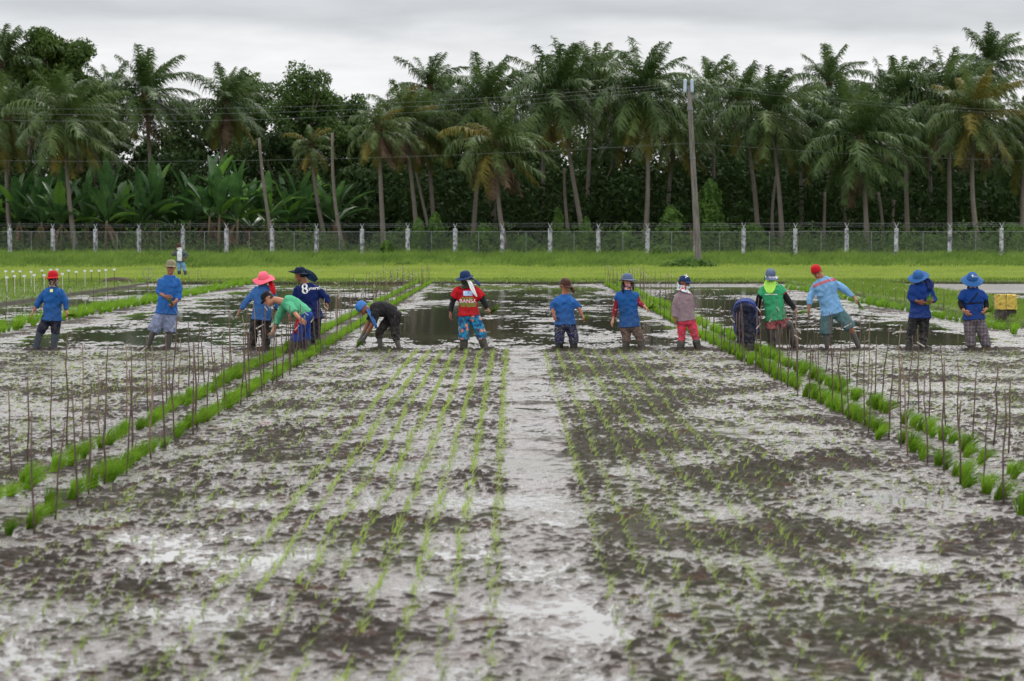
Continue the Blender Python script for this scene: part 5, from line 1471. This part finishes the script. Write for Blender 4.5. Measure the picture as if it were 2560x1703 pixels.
TEAL = fabric('teal_shorts', lin(64, 96, 100)); HATB = fabric('blue_hat', lin(44, 88, 142, 1.15)); HATN = fabric('navy_hat', lin(22, 42, 76)); HATD = fabric('dark_green_navy_hat', lin(10, 26, 46)); HATG = fabric('grey_hat', lin(76, 88, 112)); OLIVE = fabric('olive_cap', lin(112, 108, 84)); BROWN = fabric('brown_cap', lin(62, 40, 34))
WHITE = fabric('white_cloth', lin(205, 208, 218)); BANDANA = fabric('blue_towel', lin(56, 108, 172, 1.2)); YELC = fabric('pale_yellow_cloth', lin(196, 206, 130)); INDIGO = fabric('indigo_jacket', lin(50, 64, 120, 1.15)); GREYJ = fabric('grey_jacket', lin(62, 74, 76)); JEANS = fabric('light_jeans', lin(96, 132, 172)); MAROON_STRIPE = fabric('red_brown_band', lin(150, 84, 92))
FLO1 = fabric('blue_floral', None, pattern=pat_floral(lin(6, 62, 110), lin(20, 124, 160), lin(200, 120, 96), lin(226, 180, 140), 12))
FLO2 = fabric('navy_small_print', None, pattern=pat_floral(lin(14, 24, 52), lin(20, 34, 74), lin(150, 150, 150), lin(150, 110, 70), 34, (0.24, 0.3)))
FLO3 = fabric('brown_print', None, pattern=pat_floral(lin(84, 70, 62), lin(110, 86, 78), lin(54, 66, 60), lin(150, 90, 74), 22))
FLO4 = fabric('maroon_print', None, pattern=pat_floral(lin(96, 20, 34), lin(120, 30, 44), lin(170, 110, 110), lin(190, 150, 140), 20))
FLO5 = fabric('red_retro_print', None, pattern=pat_floral(lin(110, 40, 52), lin(150, 80, 80), lin(50, 44, 80), lin(180, 110, 84), 18))
CAMO = fabric('camouflage_scarf', None, pattern=pat_camo([lin(30, 34, 28), lin(92, 92, 84), lin(58, 40, 34), lin(40, 52, 40)]))
CAMO2 = fabric('patterned_gaiter', None, pattern=pat_camo([lin(26, 22, 24), lin(150, 138, 132), lin(30, 26, 28), lin(96, 44, 44)], 16))
TEALP = fabric('teal_white_scarf', None, pattern=pat_camo([lin(210, 214, 216), lin(70, 168, 178), lin(214, 216, 218), lin(168, 54, 68)], 20))
PLAID = fabric('grey_plaid', None, pattern=pat_plaid(lin(74, 66, 74), lin(138, 130, 136)))
STRP = fabric('striped_shirt', None, pattern=pat_stripes(lin(214, 218, 226), lin(90, 110, 150), 26))
PRINTW = plain_mat('white_print', lin(226, 228, 236), None, 5, 0.7, 0.2); PRINTG = plain_mat('green_print', lin(96, 128, 60), None, 5, 0.7, 0.2); PRINTB = plain_mat('blue_print', lin(70, 120, 200), lin(190, 205, 235), 60, 0.7, 0.2)

# 1 red cap, far left
s = Person('A', 34.2, 'leftmost worker in red cap, patterned face mask, blue shirt and navy shorts')
s.make((603, 432), (-0.25, -1, -0.12), ((512, 548, 0), (700, 548, 0)), ((452, 690, .04), (738, 690, -.02)), ((385, 795, -.02), (756, 805, -.06)), ((345, 870, -.05), (775, 850, -.12)),
       ((535, 880), (640, 885)), ((452, 1050, -.03), (625, 1060, 0)), ((400, 1252), (608, 1252)), curl=(0.5, 1.3), facey=False)
s.shirt(BLUE, (1.75, 1.85), 0.05); s.trousers(NAVYD, 1.0, 0.02, 'shorts'); s.boots(SLATE, 0.0, 0.012, 'knee_sock'); cap(s.h, RED, s.root, brim_dir=0.25, brim_len=.085); gaiter(s.h, s.nb, CAMO2, s.root, top=.005)
s.patch(s.shirt_o, 600, 572, 0.045, 0.05, YELC, 'collar_inset')
h_ = s.WR[1] + s.off; handful(s.W((770, 850, -.12)), s.W((900, 860, -.1)), 'green seedlings in the hand of the red capped worker at far left', 1, 0.24)
# 2 olive cap
s = Person('A', 34.3, 'man in olive cap, bright blue shirt and grey knee shorts, facing the camera', 0, 1.08)
s.make((1937, 308), (0.0, -1, -0.06), ((1822, 425), (2025, 430)), ((1795, 590, .0), (2040, 625, .0)), ((1872, 640, -.20), (1985, 700, -.20)), ((1935, 675, -.24), (1950, 745, -.26)),
       ((1835, 815), (1935, 820)), ((1735, 1045, -.05), (1922, 1050, -.03)), ((1672, 1232), (1908, 1236)), curl=(1.2, 1.2))
s.shirt(BLUE2, (1.35, 1.7), 0.03, 0.024, seed=4); s.trousers(GREYL, 1.0, 0.05, 'shorts', 0.012); cap(s.h, OLIVE, s.root, brim_len=.06); s.hair_shell(0.003, 0.0)
handful(s.W((1955, 735, -.27)), s.W((1895, 650, -.30)), 'small green seedlings between the two hands of the olive capped man', 2, 0.15, 40, .03)
# 3 pink hat
s = Person('B', 34.3, 'person in wide pink hat with red neck scarf, blue shirt and black trousers', 1, 1.02)
s.make((632, 452), (-0.15, -1, -0.35), ((535, 530), (735, 540)), ((440, 690, -.02), (765, 690, .06)), ((360, 805, -.06), (770, 800, .1)), ((325, 865, -.08), (770, 860, .1)),
       ((548, 885), (660, 885)), ((515, 1060, 0), (655, 1060, 0)), ((492, 1240), (655, 1245)), curl=(0.35, 0.5))
s.shirt(BLUE3, (1.85, 1.85), 0.03, 0.02, seed=5); s.trousers(BLACK, 1.7, 0.03, flare=.01); s.boots(MUDSOCK, 0.45, 0.022)
hat(s.h, PINK, s.root, .10, .035, .018, ph=0.6)
strip('scarf', [s.W((695, 450, .02)) - s.off, s.W((715, 500, -.08)) - s.off, s.W((735, 550, -.13)) - s.off, s.W((745, 620, -.15)) - s.off], [.03, .05, .05, .03], Vector((1, 0.1, 0.15)).normalized(), RED, s.root)
# 5 navy back view (behind)
s = Person('B', 34.9, 'man seen from behind in navy shirt with white lettering and dark hat', 0, 1.12)
s.make((1048, 395), (-0.95, 0.25, -0.1), ((1245, 515), (992, 520)), ((1345, 650, .03), (965, 690, .02)), ((1345, 730, -.02), (935, 840, -.05)), ((1365, 790, -.08), (905, 940, -.08)),
       ((1225, 860), (1120, 860)), ((1215, 1040, 0), (1095, 1050, -.03)), ((1205, 1240), (1105, 1240)), curl=(0.9, 0.8))
s.shirt(NAVY, (1.85, 1.9), 0.06, 0.03, seed=6, sr=.006); s.trousers(NAVYD, 1.6, 0.04, flare=.015); s.boots(MUDDY, 0.4, 0.034)
hat(s.h, HATD, s.root, .11, .0, .01, tilt_f=.05, side_up=.015); s.hair_shell(0.004, -0.06)
strip('neck_flap', [s.W((1085, 345, -.03)) - s.off, s.W((1130, 380, -.10)) - s.off, s.W((1180, 420, -.17)) - s.off, s.W((1228, 462, -.18)) - s.off], [.05, .075, .08, .04], Vector((.75, .1, .66)).normalized(), HATD, s.root)
s.print_on(s.shirt_o, '8', 1107, 557, 0.24, PRINTW, 'print_symbol', rot=0.12, bold=0.004)
s.print_on(s.shirt_o, 'ynergia', 1148, 548, 0.076, PRINTW, 'print_word', align='LEFT', rot=0.06, bold=0.0015)
# 4 green shirt bending
s = Person('B', 33.6, 'bending man in mint green shirt, black cap and royal blue trousers', 2, 1.0)
s.make((683, 665), (-0.72, -0.35, -0.62), ((850, 690, .20), (880, 715, -.17)), ((800, 870, .18), (985, 830, -.26)), ((735, 1040, .08), (1035, 885, -.32)), ((690, 1160, .02), (1090, 935, -.36)),
       ((1090, 850, .10), (1110, 860, -.09)), ((1100, 1070, .12), (1010, 1060, -.12)), ((1110, 1275, .10), (985, 1300, -.06)), spine=(985, 720), curl=(0.5, 0.35), up=(-0.6, 0.1, 0.75))
s.shirt(GREEN2, (1.55, 0.95), 0.04, 0.03, seed=7, sr=.012, wr_=.008); s.trousers(ROYAL, 1.35, 0.035, flare=.015); s.boots(MUDDY, 0.25, 0.036)
cap(s.h, BLACK, s.root, brim_len=.06); s.hair_shell(0.004, -0.05)
strip('side_panel', [s.W((1030, 870, -.26)) - s.off, s.W((1005, 960, -.25)) - s.off, s.W((985, 1060, -.225)) - s.off], [.03, .035, .03], Vector((1, -0.1, 0.2)).normalized(), fabric('crimson_panel', lin(150, 20, 44)), s.root, fold=.002)
# 6 black shirt bending with blue head cloth
s = Person('B', 34.2, 'bending person in black shirt and blue head towel with both hands low', 1, 1.0)
s.make((1745, 765), (-0.62, -0.45, -0.72), ((1850, 800, .19), (1865, 810, -.17)), ((1810, 960, .14), (1860, 975, -.16)), ((1735, 1110, .05), (1775, 1115, -.10)), ((1695, 1190, .02), (1725, 1190, -.08)),
       ((2095, 845, .10), (2120, 855, -.09)), ((1935, 1045, .08), (2120, 1075, -.08)), ((1958, 1235, .08), (2172, 1245, -.08)), spine=(2010, 745), curl=(0.9, 0.9), up=(-0.6, 0.1, 0.75))
s.shirt(BLACK, (0.75, 0.75), 0.03, 0.028, seed=8, sr=.014, wr_=.008); s.trousers(BLACK, 1.35, 0.02)
cloth('head_towel', dome_rows(s.h, -.02, .135, .092, .104, .108), BANDANA, s.root)
strip('towel_tail', [s.h.P(0.03, -.09, -.02), s.W((1845, 850, -.22)) - s.off, s.W((1880, 920, -.24)) - s.off, s.W((1910, 1000, -.24)) - s.off], [.025, .03, .03, .02], Vector((1, 0, 0.3)).normalized(), BANDANA, s.root)
handful(s.W((1690, 1210, -.05)), s.W((1735, 1140, -.10)), 'seedling bundle under the hands of the bending person in black', 3, 0.16, 70, .05)
# 7 red tee
s = Person('C', 34.2, 'person in red printed shirt, navy flap hat and blue floral trousers', 1, 1.06)
s.make((562, 440), (-0.5, -1, -0.18), ((462, 535), (695, 540)), ((418, 690, .02), (765, 690, -.02)), ((388, 820, -.03), (812, 780, -.08)), ((385, 890, -.06), (850, 830, -.12)),
       ((540, 850), (655, 850)), ((545, 1040, -.02), (725, 1035, -.02)), ((540, 1262), (788, 1255)), curl=(0.6, 1.3), facey=False)
s.shirt(RED, (0.72, 0.72), 0.01, 0.024, seed=9, sr=.018); s.sleeves(BLACK, 0.5, 1.95); s.trousers(FLO1, 1.38, 0.038, flare=.012); s.boots(MUDDY, 0.35, 0.022)
hat(s.h, HATN, s.root, .048, .014, .006, front=2.4, tilt_f=-.01); gaiter(s.h, s.nb, CAMO, s.root, top=.008, drape=.03, spread=.05)
strip('hat_flap', [s.h.P(0.07, -.07, .02), s.W((660, 430, .03)) - s.off, s.W((690, 475, .0)) - s.off, s.W((705, 510, -.03)) - s.off], [.06, .075, .08, .06], Vector((.6, .5, -.3)).normalized(), HATN, s.root)
strip('white_towel', [s.h.P(.02, .085, .0), s.W((605, 450, -.14)) - s.off, s.W((625, 520, -.16)) - s.off, s.W((655, 590, -.17)) - s.off, s.W((690, 645, -.165)) - s.off], [.022, .03, .04, .032, .006], Vector((1, 0, 0.1)).normalized(), WHITE, s.root)
s.patch(s.shirt_o, 590, 603, 0.16, 0.085, PRINTB, 'print_card')
s.print_on(s.shirt_o, 'BUONG', 588, 659, 0.055, PRINTG, 'print_line', bold=0.002)
s.print_on(s.shirt_o, 'BANSA', 591, 691, 0.092, PRINTW, 'print_word', bold=0.0008)
s.print_on(s.shirt_o, 'MAMAMAYAN', 591, 722, 0.046, PRINTG, 'print_line', bold=0.002)
s.print_on(s.shirt_o, 'NO TAPON', 594, 747, 0.048, PRINTG, 'print_line', bold=0.002)
handful(s.W((845, 825, -.12)), s.W((950, 745, -.12)), 'green seedlings in the hand of the worker in red', 4, 0.22)
# 8 brown cap
s = Person('C', 34.2, 'person in brown cap, blue shirt and dark small patterned trousers', 0, 1.04)
s.make((1692, 520), (0.55, -0.85, -0.28), ((1592, 638), (1785, 640)), ((1545, 755, .0), (1842, 760, -.02)), ((1560, 835, -.10), (1885, 860, -.08)), ((1572, 905, -.14), (1925, 915, -.12)),
       ((1632, 945), (1745, 945)), ((1625, 1095, -.02), (1785, 1095, -.02)), ((1622, 1258), (1788, 1255)), curl=(0.5, 1.2))
s.shirt(BLUE2, (1.45, 1.12), 0.02, 0.026, seed=10); s.trousers(FLO2, 1.5, 0.03, flare=.01); s.boots(MUDSOCK, 0.4, 0.02)
cap(s.h, BROWN, s.root, brim_len=.07); s.hair_shell(0.006, -0.06)
strip('neck_cloth', [s.h.P(-.07, -.03, .02), s.W((1770, 545, -.06)) - s.off, s.W((1785, 600, -.08)) - s.off], [.03, .04, .03], Vector((1, 0, 0)), BROWN, s.root)
handful(s.W((1915, 905, -.12)), s.W((1960, 830, -.12)), 'small seedlings in the hand of the brown capped worker', 5, 0.14, 40, .04)
# 9 grey visor hat, long hair
s = Person('D', 34.2, 'woman in grey visor hat with long dark hair, blue tunic and maroon sleeves', 2, 0.98)
s.make((312, 470), (0.28, -1, 0.05), ((205, 590), (402, 590)), ((180, 765, .02), (440, 715, .0)), ((150, 890, -.02), (505, 758, -.10)), ((130, 955, -.05), (548, 788, -.14)),
       ((282, 960), (385, 960)), ((296, 1085, 0), (442, 1085, 0)), ((295, 1258), (482, 1260)), curl=(0.4, 1.2))
s.shirt(BLUE, (0.45, 0.42), 0.04, 0.035, 'tunic', seed=11, sr=.012); s.sleeves(FLO4, 0.3, 1.9); s.trousers(FLO3, 1.4, 0.03); s.boots(MUDDY, 0.3, 0.016)
hat(s.h, HATG, s.root, .060, .018, .008, front=1.7); s.hair_shell(0.008, -0.10)
for sg, (ax, ay) in ((0, (265, 600)), (1, (375, 570))):
    mb = MB(); mb.tube([s.h.P(.07 if sg == 0 else -.07, -.01, -.03), s.W((ax + (-12 if sg == 0 else 0), ay - 70, -.10)) - s.off, s.W((ax, ay, -.13)) - s.off], [.03, .03, .012], 8); mb.build('hair_lock', HAIR, s.root, True)
gaiter(s.h, s.nb, fabric('pink_patterned_scarf', None, pattern=pat_camo([lin(150, 96, 96), lin(190, 180, 190), lin(170, 80, 60), lin(80, 60, 90)], 18)), s.root, 'scarf', top=-.10, spread=.04)
handful(s.W((545, 780, -.14)), s.W((640, 735, -.14)), 'green seedlings in the hand of the woman in the blue tunic', 6, 0.2)
# 10 mauve top, red leggings
s = Person('D', 34.1, 'person in navy cap and patterned neck scarf, mauve top and rose red leggings', 1, 0.98)
s.make((955, 490), (0.85, -0.55, -0.1), ((868, 600, .04), (1018, 592, -.06)), ((843, 755, .03), (1040, 740, .10)), ((843, 890, -.02), (1030, 850, .2)), ((862, 960, -.05), (1020, 900, .22)),
       ((925, 900), (1030, 900)), ((925, 1080, 0), (1075, 1085, 0)), ((910, 1262), (1115, 1250)), curl=(0.5, 0.6))
s.shirt(MAUVE, (1.9, 1.9), 0.02, 0.020, seed=12, wr_=.004); s.trousers(ROSE, 1.5, 0.012, 'leggings'); s.boots(MUDSOCK, 0.38, 0.018)
cp = cap(s.h, HATN, s.root, brim_len=.075); s.hair_shell(0.004, -0.05); gaiter(s.h, s.nb, TEALP, s.root, 'scarf', top=-.08, spread=.06, drape=.04)
strip('ear_cloth', [s.h.P(.05, -.085, .01), s.h.P(.06, -.075, -.05), s.h.P(.05, -.05, -.12)], [.025, .03, .03], Vector((1, 0, 0)), TEALP, s.root)
s.print_on(cp, 'X', 975, 408, 0.07, PRINTW, 'emblem', rot=0.4, bold=.003)
# 11 bent away, indigo jacket
s = Person('D', 34.0, 'person bent double facing away, indigo jacket riding over dark navy trousers', 1, 1.12)
s.make((1660, 1010, .75), (0, 0.1, -1), ((1755, 860, .62), (1575, 860, .62)), ((1775, 990, .55), (1555, 990, .55)), ((1760, 1085, .50), (1570, 1085, .50)), ((1755, 1150, .48), (1580, 1150, .48)),
       ((1705, 800, .06), (1585, 800, .06)), ((1690, 1000, .0), (1600, 1000, .0)), ((1695, 1215, .02), (1612, 1215, .02)), spine=(1650, 690, .38), curl=(0.7, 0.7), facey=False, up=(0, -1, 0.2))
s.shirt(INDIGO, (1.8, 1.8), 0.03, 0.04, 'jacket', seed=13, sr=.02, wr_=.007); s.trousers(NAVYD, 1.85, 0.04, flare=.01); s.boots(MUDDY, 0.82, 0.034); s.hair_shell(0.006, -0.06)
# 12 green tee lime scarf
s = Person('D', 34.2, 'person in green shirt, grey cap, lime face scarf and tall black boots', 1, 1.05)
s.make((1932, 415), (0.12, -1, -0.35), ((1842, 525), (2048, 515)), ((1798, 670, .03), (2130, 680, -.02)), ((1790, 790, .12), (2212, 785, -.08)), ((1800, 850, .12), (2240, 835, -.12)),
       ((1938, 900), (2050, 890)), ((1940, 1050, -.02), (2150, 1010, -.06)), ((1952, 1240), (2222, 1250)), curl=(0.5, 1.2), facey=False)
s.shirt(GREEN, (0.62, 0.45), 0.02, 0.028, seed=14, sr=.016); s.sleeves(BLACK, 0.5, 1.95); s.trousers(FLO5, 0.75, 0.035, 'shorts', .012); s.boots(MUDSOCK, -0.25, 0.026)
s.sleeves(RED, 0.48, 0.62, 'sleeve_band', .018)
cp = cap(s.h, HATG, s.root, brim_len=.11, z0=.02, ht=.115); gaiter(s.h, s.nb, LIME, s.root, 'face_scarf', top=.02, drape=.0, spread=.05, extra=.02)
strip('scarf_front', [s.W((1925, 470, -.11)) - s.off, s.W((1922, 515, -.135)) - s.off, s.W((1920, 565, -.155)) - s.off, s.W((1920, 612, -.16)) - s.off], [.085, .11, .09, .03], Vector((1, 0, 0)), LIME, s.root, fold=.008, curv=.05)
br = [c for c in bpy.data.objects if c.parent == cp][0]
strip('neck_flap', [s.h.P(0.0, -.10, .03), s.h.P(0.0, -.11, -.04), s.h.P(0.0, -.10, -.10)], [.07, .09, .09], s.h.r, HATG, s.root)
s.print_on(br, '8ynergia', 1960, 418, 0.05, PRINTW, 'print_word', rot=0.0, bold=.001)
s.patch(s.shirt_o, 1930, 615, 0.20, 0.012, PRINTW, 'print_line')
handful(s.W((2245, 825, -.12)), s.W((2370, 800, -.12)), 'green seedlings in the black sleeved hand of the worker in green shirt', 7, 0.2, 45, .04)
# 13 light blue leaning
s = Person('E', 34.2, 'man leaning sideways in red cap, light blue shirt and teal shorts', 0, 1.12)
s.make((96, 352), (-0.12, -1, -0.38), ((62, 455), (262, 410)), ((22, 620, .02), (395, 535, -.02)), ((10, 745, -.03), (500, 622, -.06)), ((-5, 850, -.06), (548, 680, -.1)),
       ((205, 800), (325, 775)), ((192, 1030, -.02), (468, 965, -.04)), ((212, 1195), (572, 1215)), curl=(0.6, 1.0))
s.shirt(LIGHTB, (1.7, 1.95), 0.03, 0.026, seed=15); s.trousers(TEAL, 0.98, 0.045, 'shorts', .012, ends=(1.0, 0.98))
cap(s.h, RED, s.root, brim=False, ht=.105, z0=.028); s.hair_shell(0.003, 0.0)
V, F = [], []
n_ = 20
for j in range(n_ + 1):
    q = j / n_; xx = (q - .5) * 0.40; zz = 0.10 * math.sin(q * math.pi * 0.55) - 0.04
    V += [(xx, zz - .024, 0), (xx, zz, 0), (xx, zz + .024, 0)]
for j in range(n_):
    for k in (0, 1): a = j * 3 + k; F.append((a, a + 3, a + 4, a + 1))
me = bpy.data.meshes.new('chest_band'); me.from_pydata(V, [], F); s.drop(me, s.shirt_o, 175, 475, MAROON_STRIPE, 'chest_band', 0.06)
handful(s.W((548, 690, -.12)), s.W((590, 775, -.14)), 'pale seedlings hanging from the outstretched hand of the leaning man', 8, 0.2, 40, .06)
# 14 blue hat
s = Person('E', 34.2, 'person in blue hat, long dark blue shirt and black trousers, hands together', 1, 1.06)
s.make((1208, 418), (-0.12, -1, -0.45), ((1132, 478), (1325, 485)), ((1108, 640, .0), (1382, 645, .0)), ((1195, 672, -.20), (1350, 668, -.20)), ((1262, 700, -.24), (1290, 705, -.24)),
       ((1165, 820), (1272, 820)), ((1128, 975, -.02), (1268, 975, -.02)), ((1100, 1195), (1252, 1200)), curl=(0.8, 0.8))
s.shirt(fabric('deep_blue_shirt', lin(18, 50, 112, 1.15)), (1.8, 1.8), 0.05, 0.026, seed=16); s.trousers(BLACK, 1.6, 0.028); s.boots(MUDSOCK, 0.5, 0.018)
hat(s.h, HATB, s.root, .095, .012, .012, ph=1.1); gaiter(s.h, s.nb, GREYJ, s.root, top=-.03)
strip('neck_flap', [s.h.P(-.08, -.04, .02), s.W((1320, 440, .0)) - s.off, s.W((1345, 490, -.08)) - s.off, s.W((1330, 550, -.14)) - s.off], [.05, .07, .08, .04], Vector((.9, .3, 0)).normalized(), NAVY, s.root)
handful(s.W((1300, 700, -.25)), s.W((1340, 600, -.22)), 'upright green seedlings in the hands of the person in the long dark blue shirt', 9, 0.2, 50, .05)
# 15 blue hat with emblem, plaid trousers
s = Person('E', 34.2, 'rightmost worker in blue hat, blue shirt with black strap, plaid trousers', 2, 1.08)
s.make((1792, 440), (-0.05, -1, -0.55), ((1698, 545), (1898, 545)), ((1662, 690, .0), (1945, 690, .0)), ((1700, 770, -.12), (1945, 755, -.08)), ((1760, 825, -.18), (1930, 790, -.14)),
       ((1755, 855), (1865, 855)), ((1768, 1030, 0), (1908, 1020, 0)), ((1788, 1215), (1968, 1215)), curl=(0.5, 1.1), facey=False)
s.shirt(fabric('cobalt_tee', lin(16, 56, 122, 1.15)), (0.75, 0.75), 0.02, 0.028, 'tee_shirt', seed=17, sr=.016); s.sleeves(BLACK, 0.5, 1.85); s.trousers(PLAID, 1.7, 0.04, flare=.01); s.boots(MUDDY, 0.6, 0.02)
ht_ = hat(s.h, HATB, s.root, .10, .045, .01, ph=.3); gaiter(s.h, s.nb, NAVYD, s.root, top=-.02)
s.print_on(ht_, '8', 1778, 398, 0.07, PRINTW, 'emblem', bold=.002); s.print_on(ht_, 'ynergia', 1790, 397, 0.026, PRINTW, 'print_word', align='LEFT')
for nm, a, b_ in (('strap', (1835, 570), (1735, 690)), ('waist_strap', (1700, 695), (1890, 680))):
    A_, B_ = s.W(a) - s.off, s.W(b_) - s.off; V, F = [], []
    L_ = (B_ - A_).length; rt = math.atan2(B_.z - A_.z, B_.x - A_.x)
    for j in range(17): V += [((j / 16 - .5) * L_, -.011, 0), ((j / 16 - .5) * L_, .011, 0)]
    for j in range(16): F.append((2 * j, 2 * j + 2, 2 * j + 3, 2 * j + 1))
    me = bpy.data.meshes.new(nm); me.from_pydata(V, [], F); s.drop(me, s.shirt_o, (a[0] + b_[0]) / 2, (a[1] + b_[1]) / 2, BLACK, nm, rt)
handful(s.W((1935, 785, -.14)), s.W((2050, 745, -.14)), 'green seedlings in the gloved hand of the rightmost worker', 10, 0.22)
# 0 distant walker by the fence
s = Person('A', 88.0, 'distant person in brown hat, white mask, grey jacket and light jeans', 1, 1.0)
s.make((2028, 82), (-0.5, -1, -0.15), ((1992, 128), (2088, 132)), ((1962, 168, -.05), (2122, 165, .0)), ((1958, 160, -.2), (2095, 210, -.1)), ((1955, 145, -.25), (2080, 215, -.14)),
       ((2020, 240), (2068, 240)), ((2030, 310, 0), (2082, 305, 0)), ((2030, 398), (2108, 405)), curl=(0.8, 0.8), facey=False, headk=1.15)
s.shirt(GREYJ, (1.9, 1.9), 0.05, 0.04, 'jacket', seed=18, sr=.02); s.patch(s.shirt_o, 2040, 180, 0.22, 0.42, STRP, 'striped_shirt', 10)
s.trousers(JEANS, 1.6, 0.03); s.boots(MUDSOCK, 0.5, 0.03); hat(s.h, BROWN, s.root, .05, .02, .005); gaiter(s.h, s.nb, WHITE, s.root, 'face_mask', top=-.01)
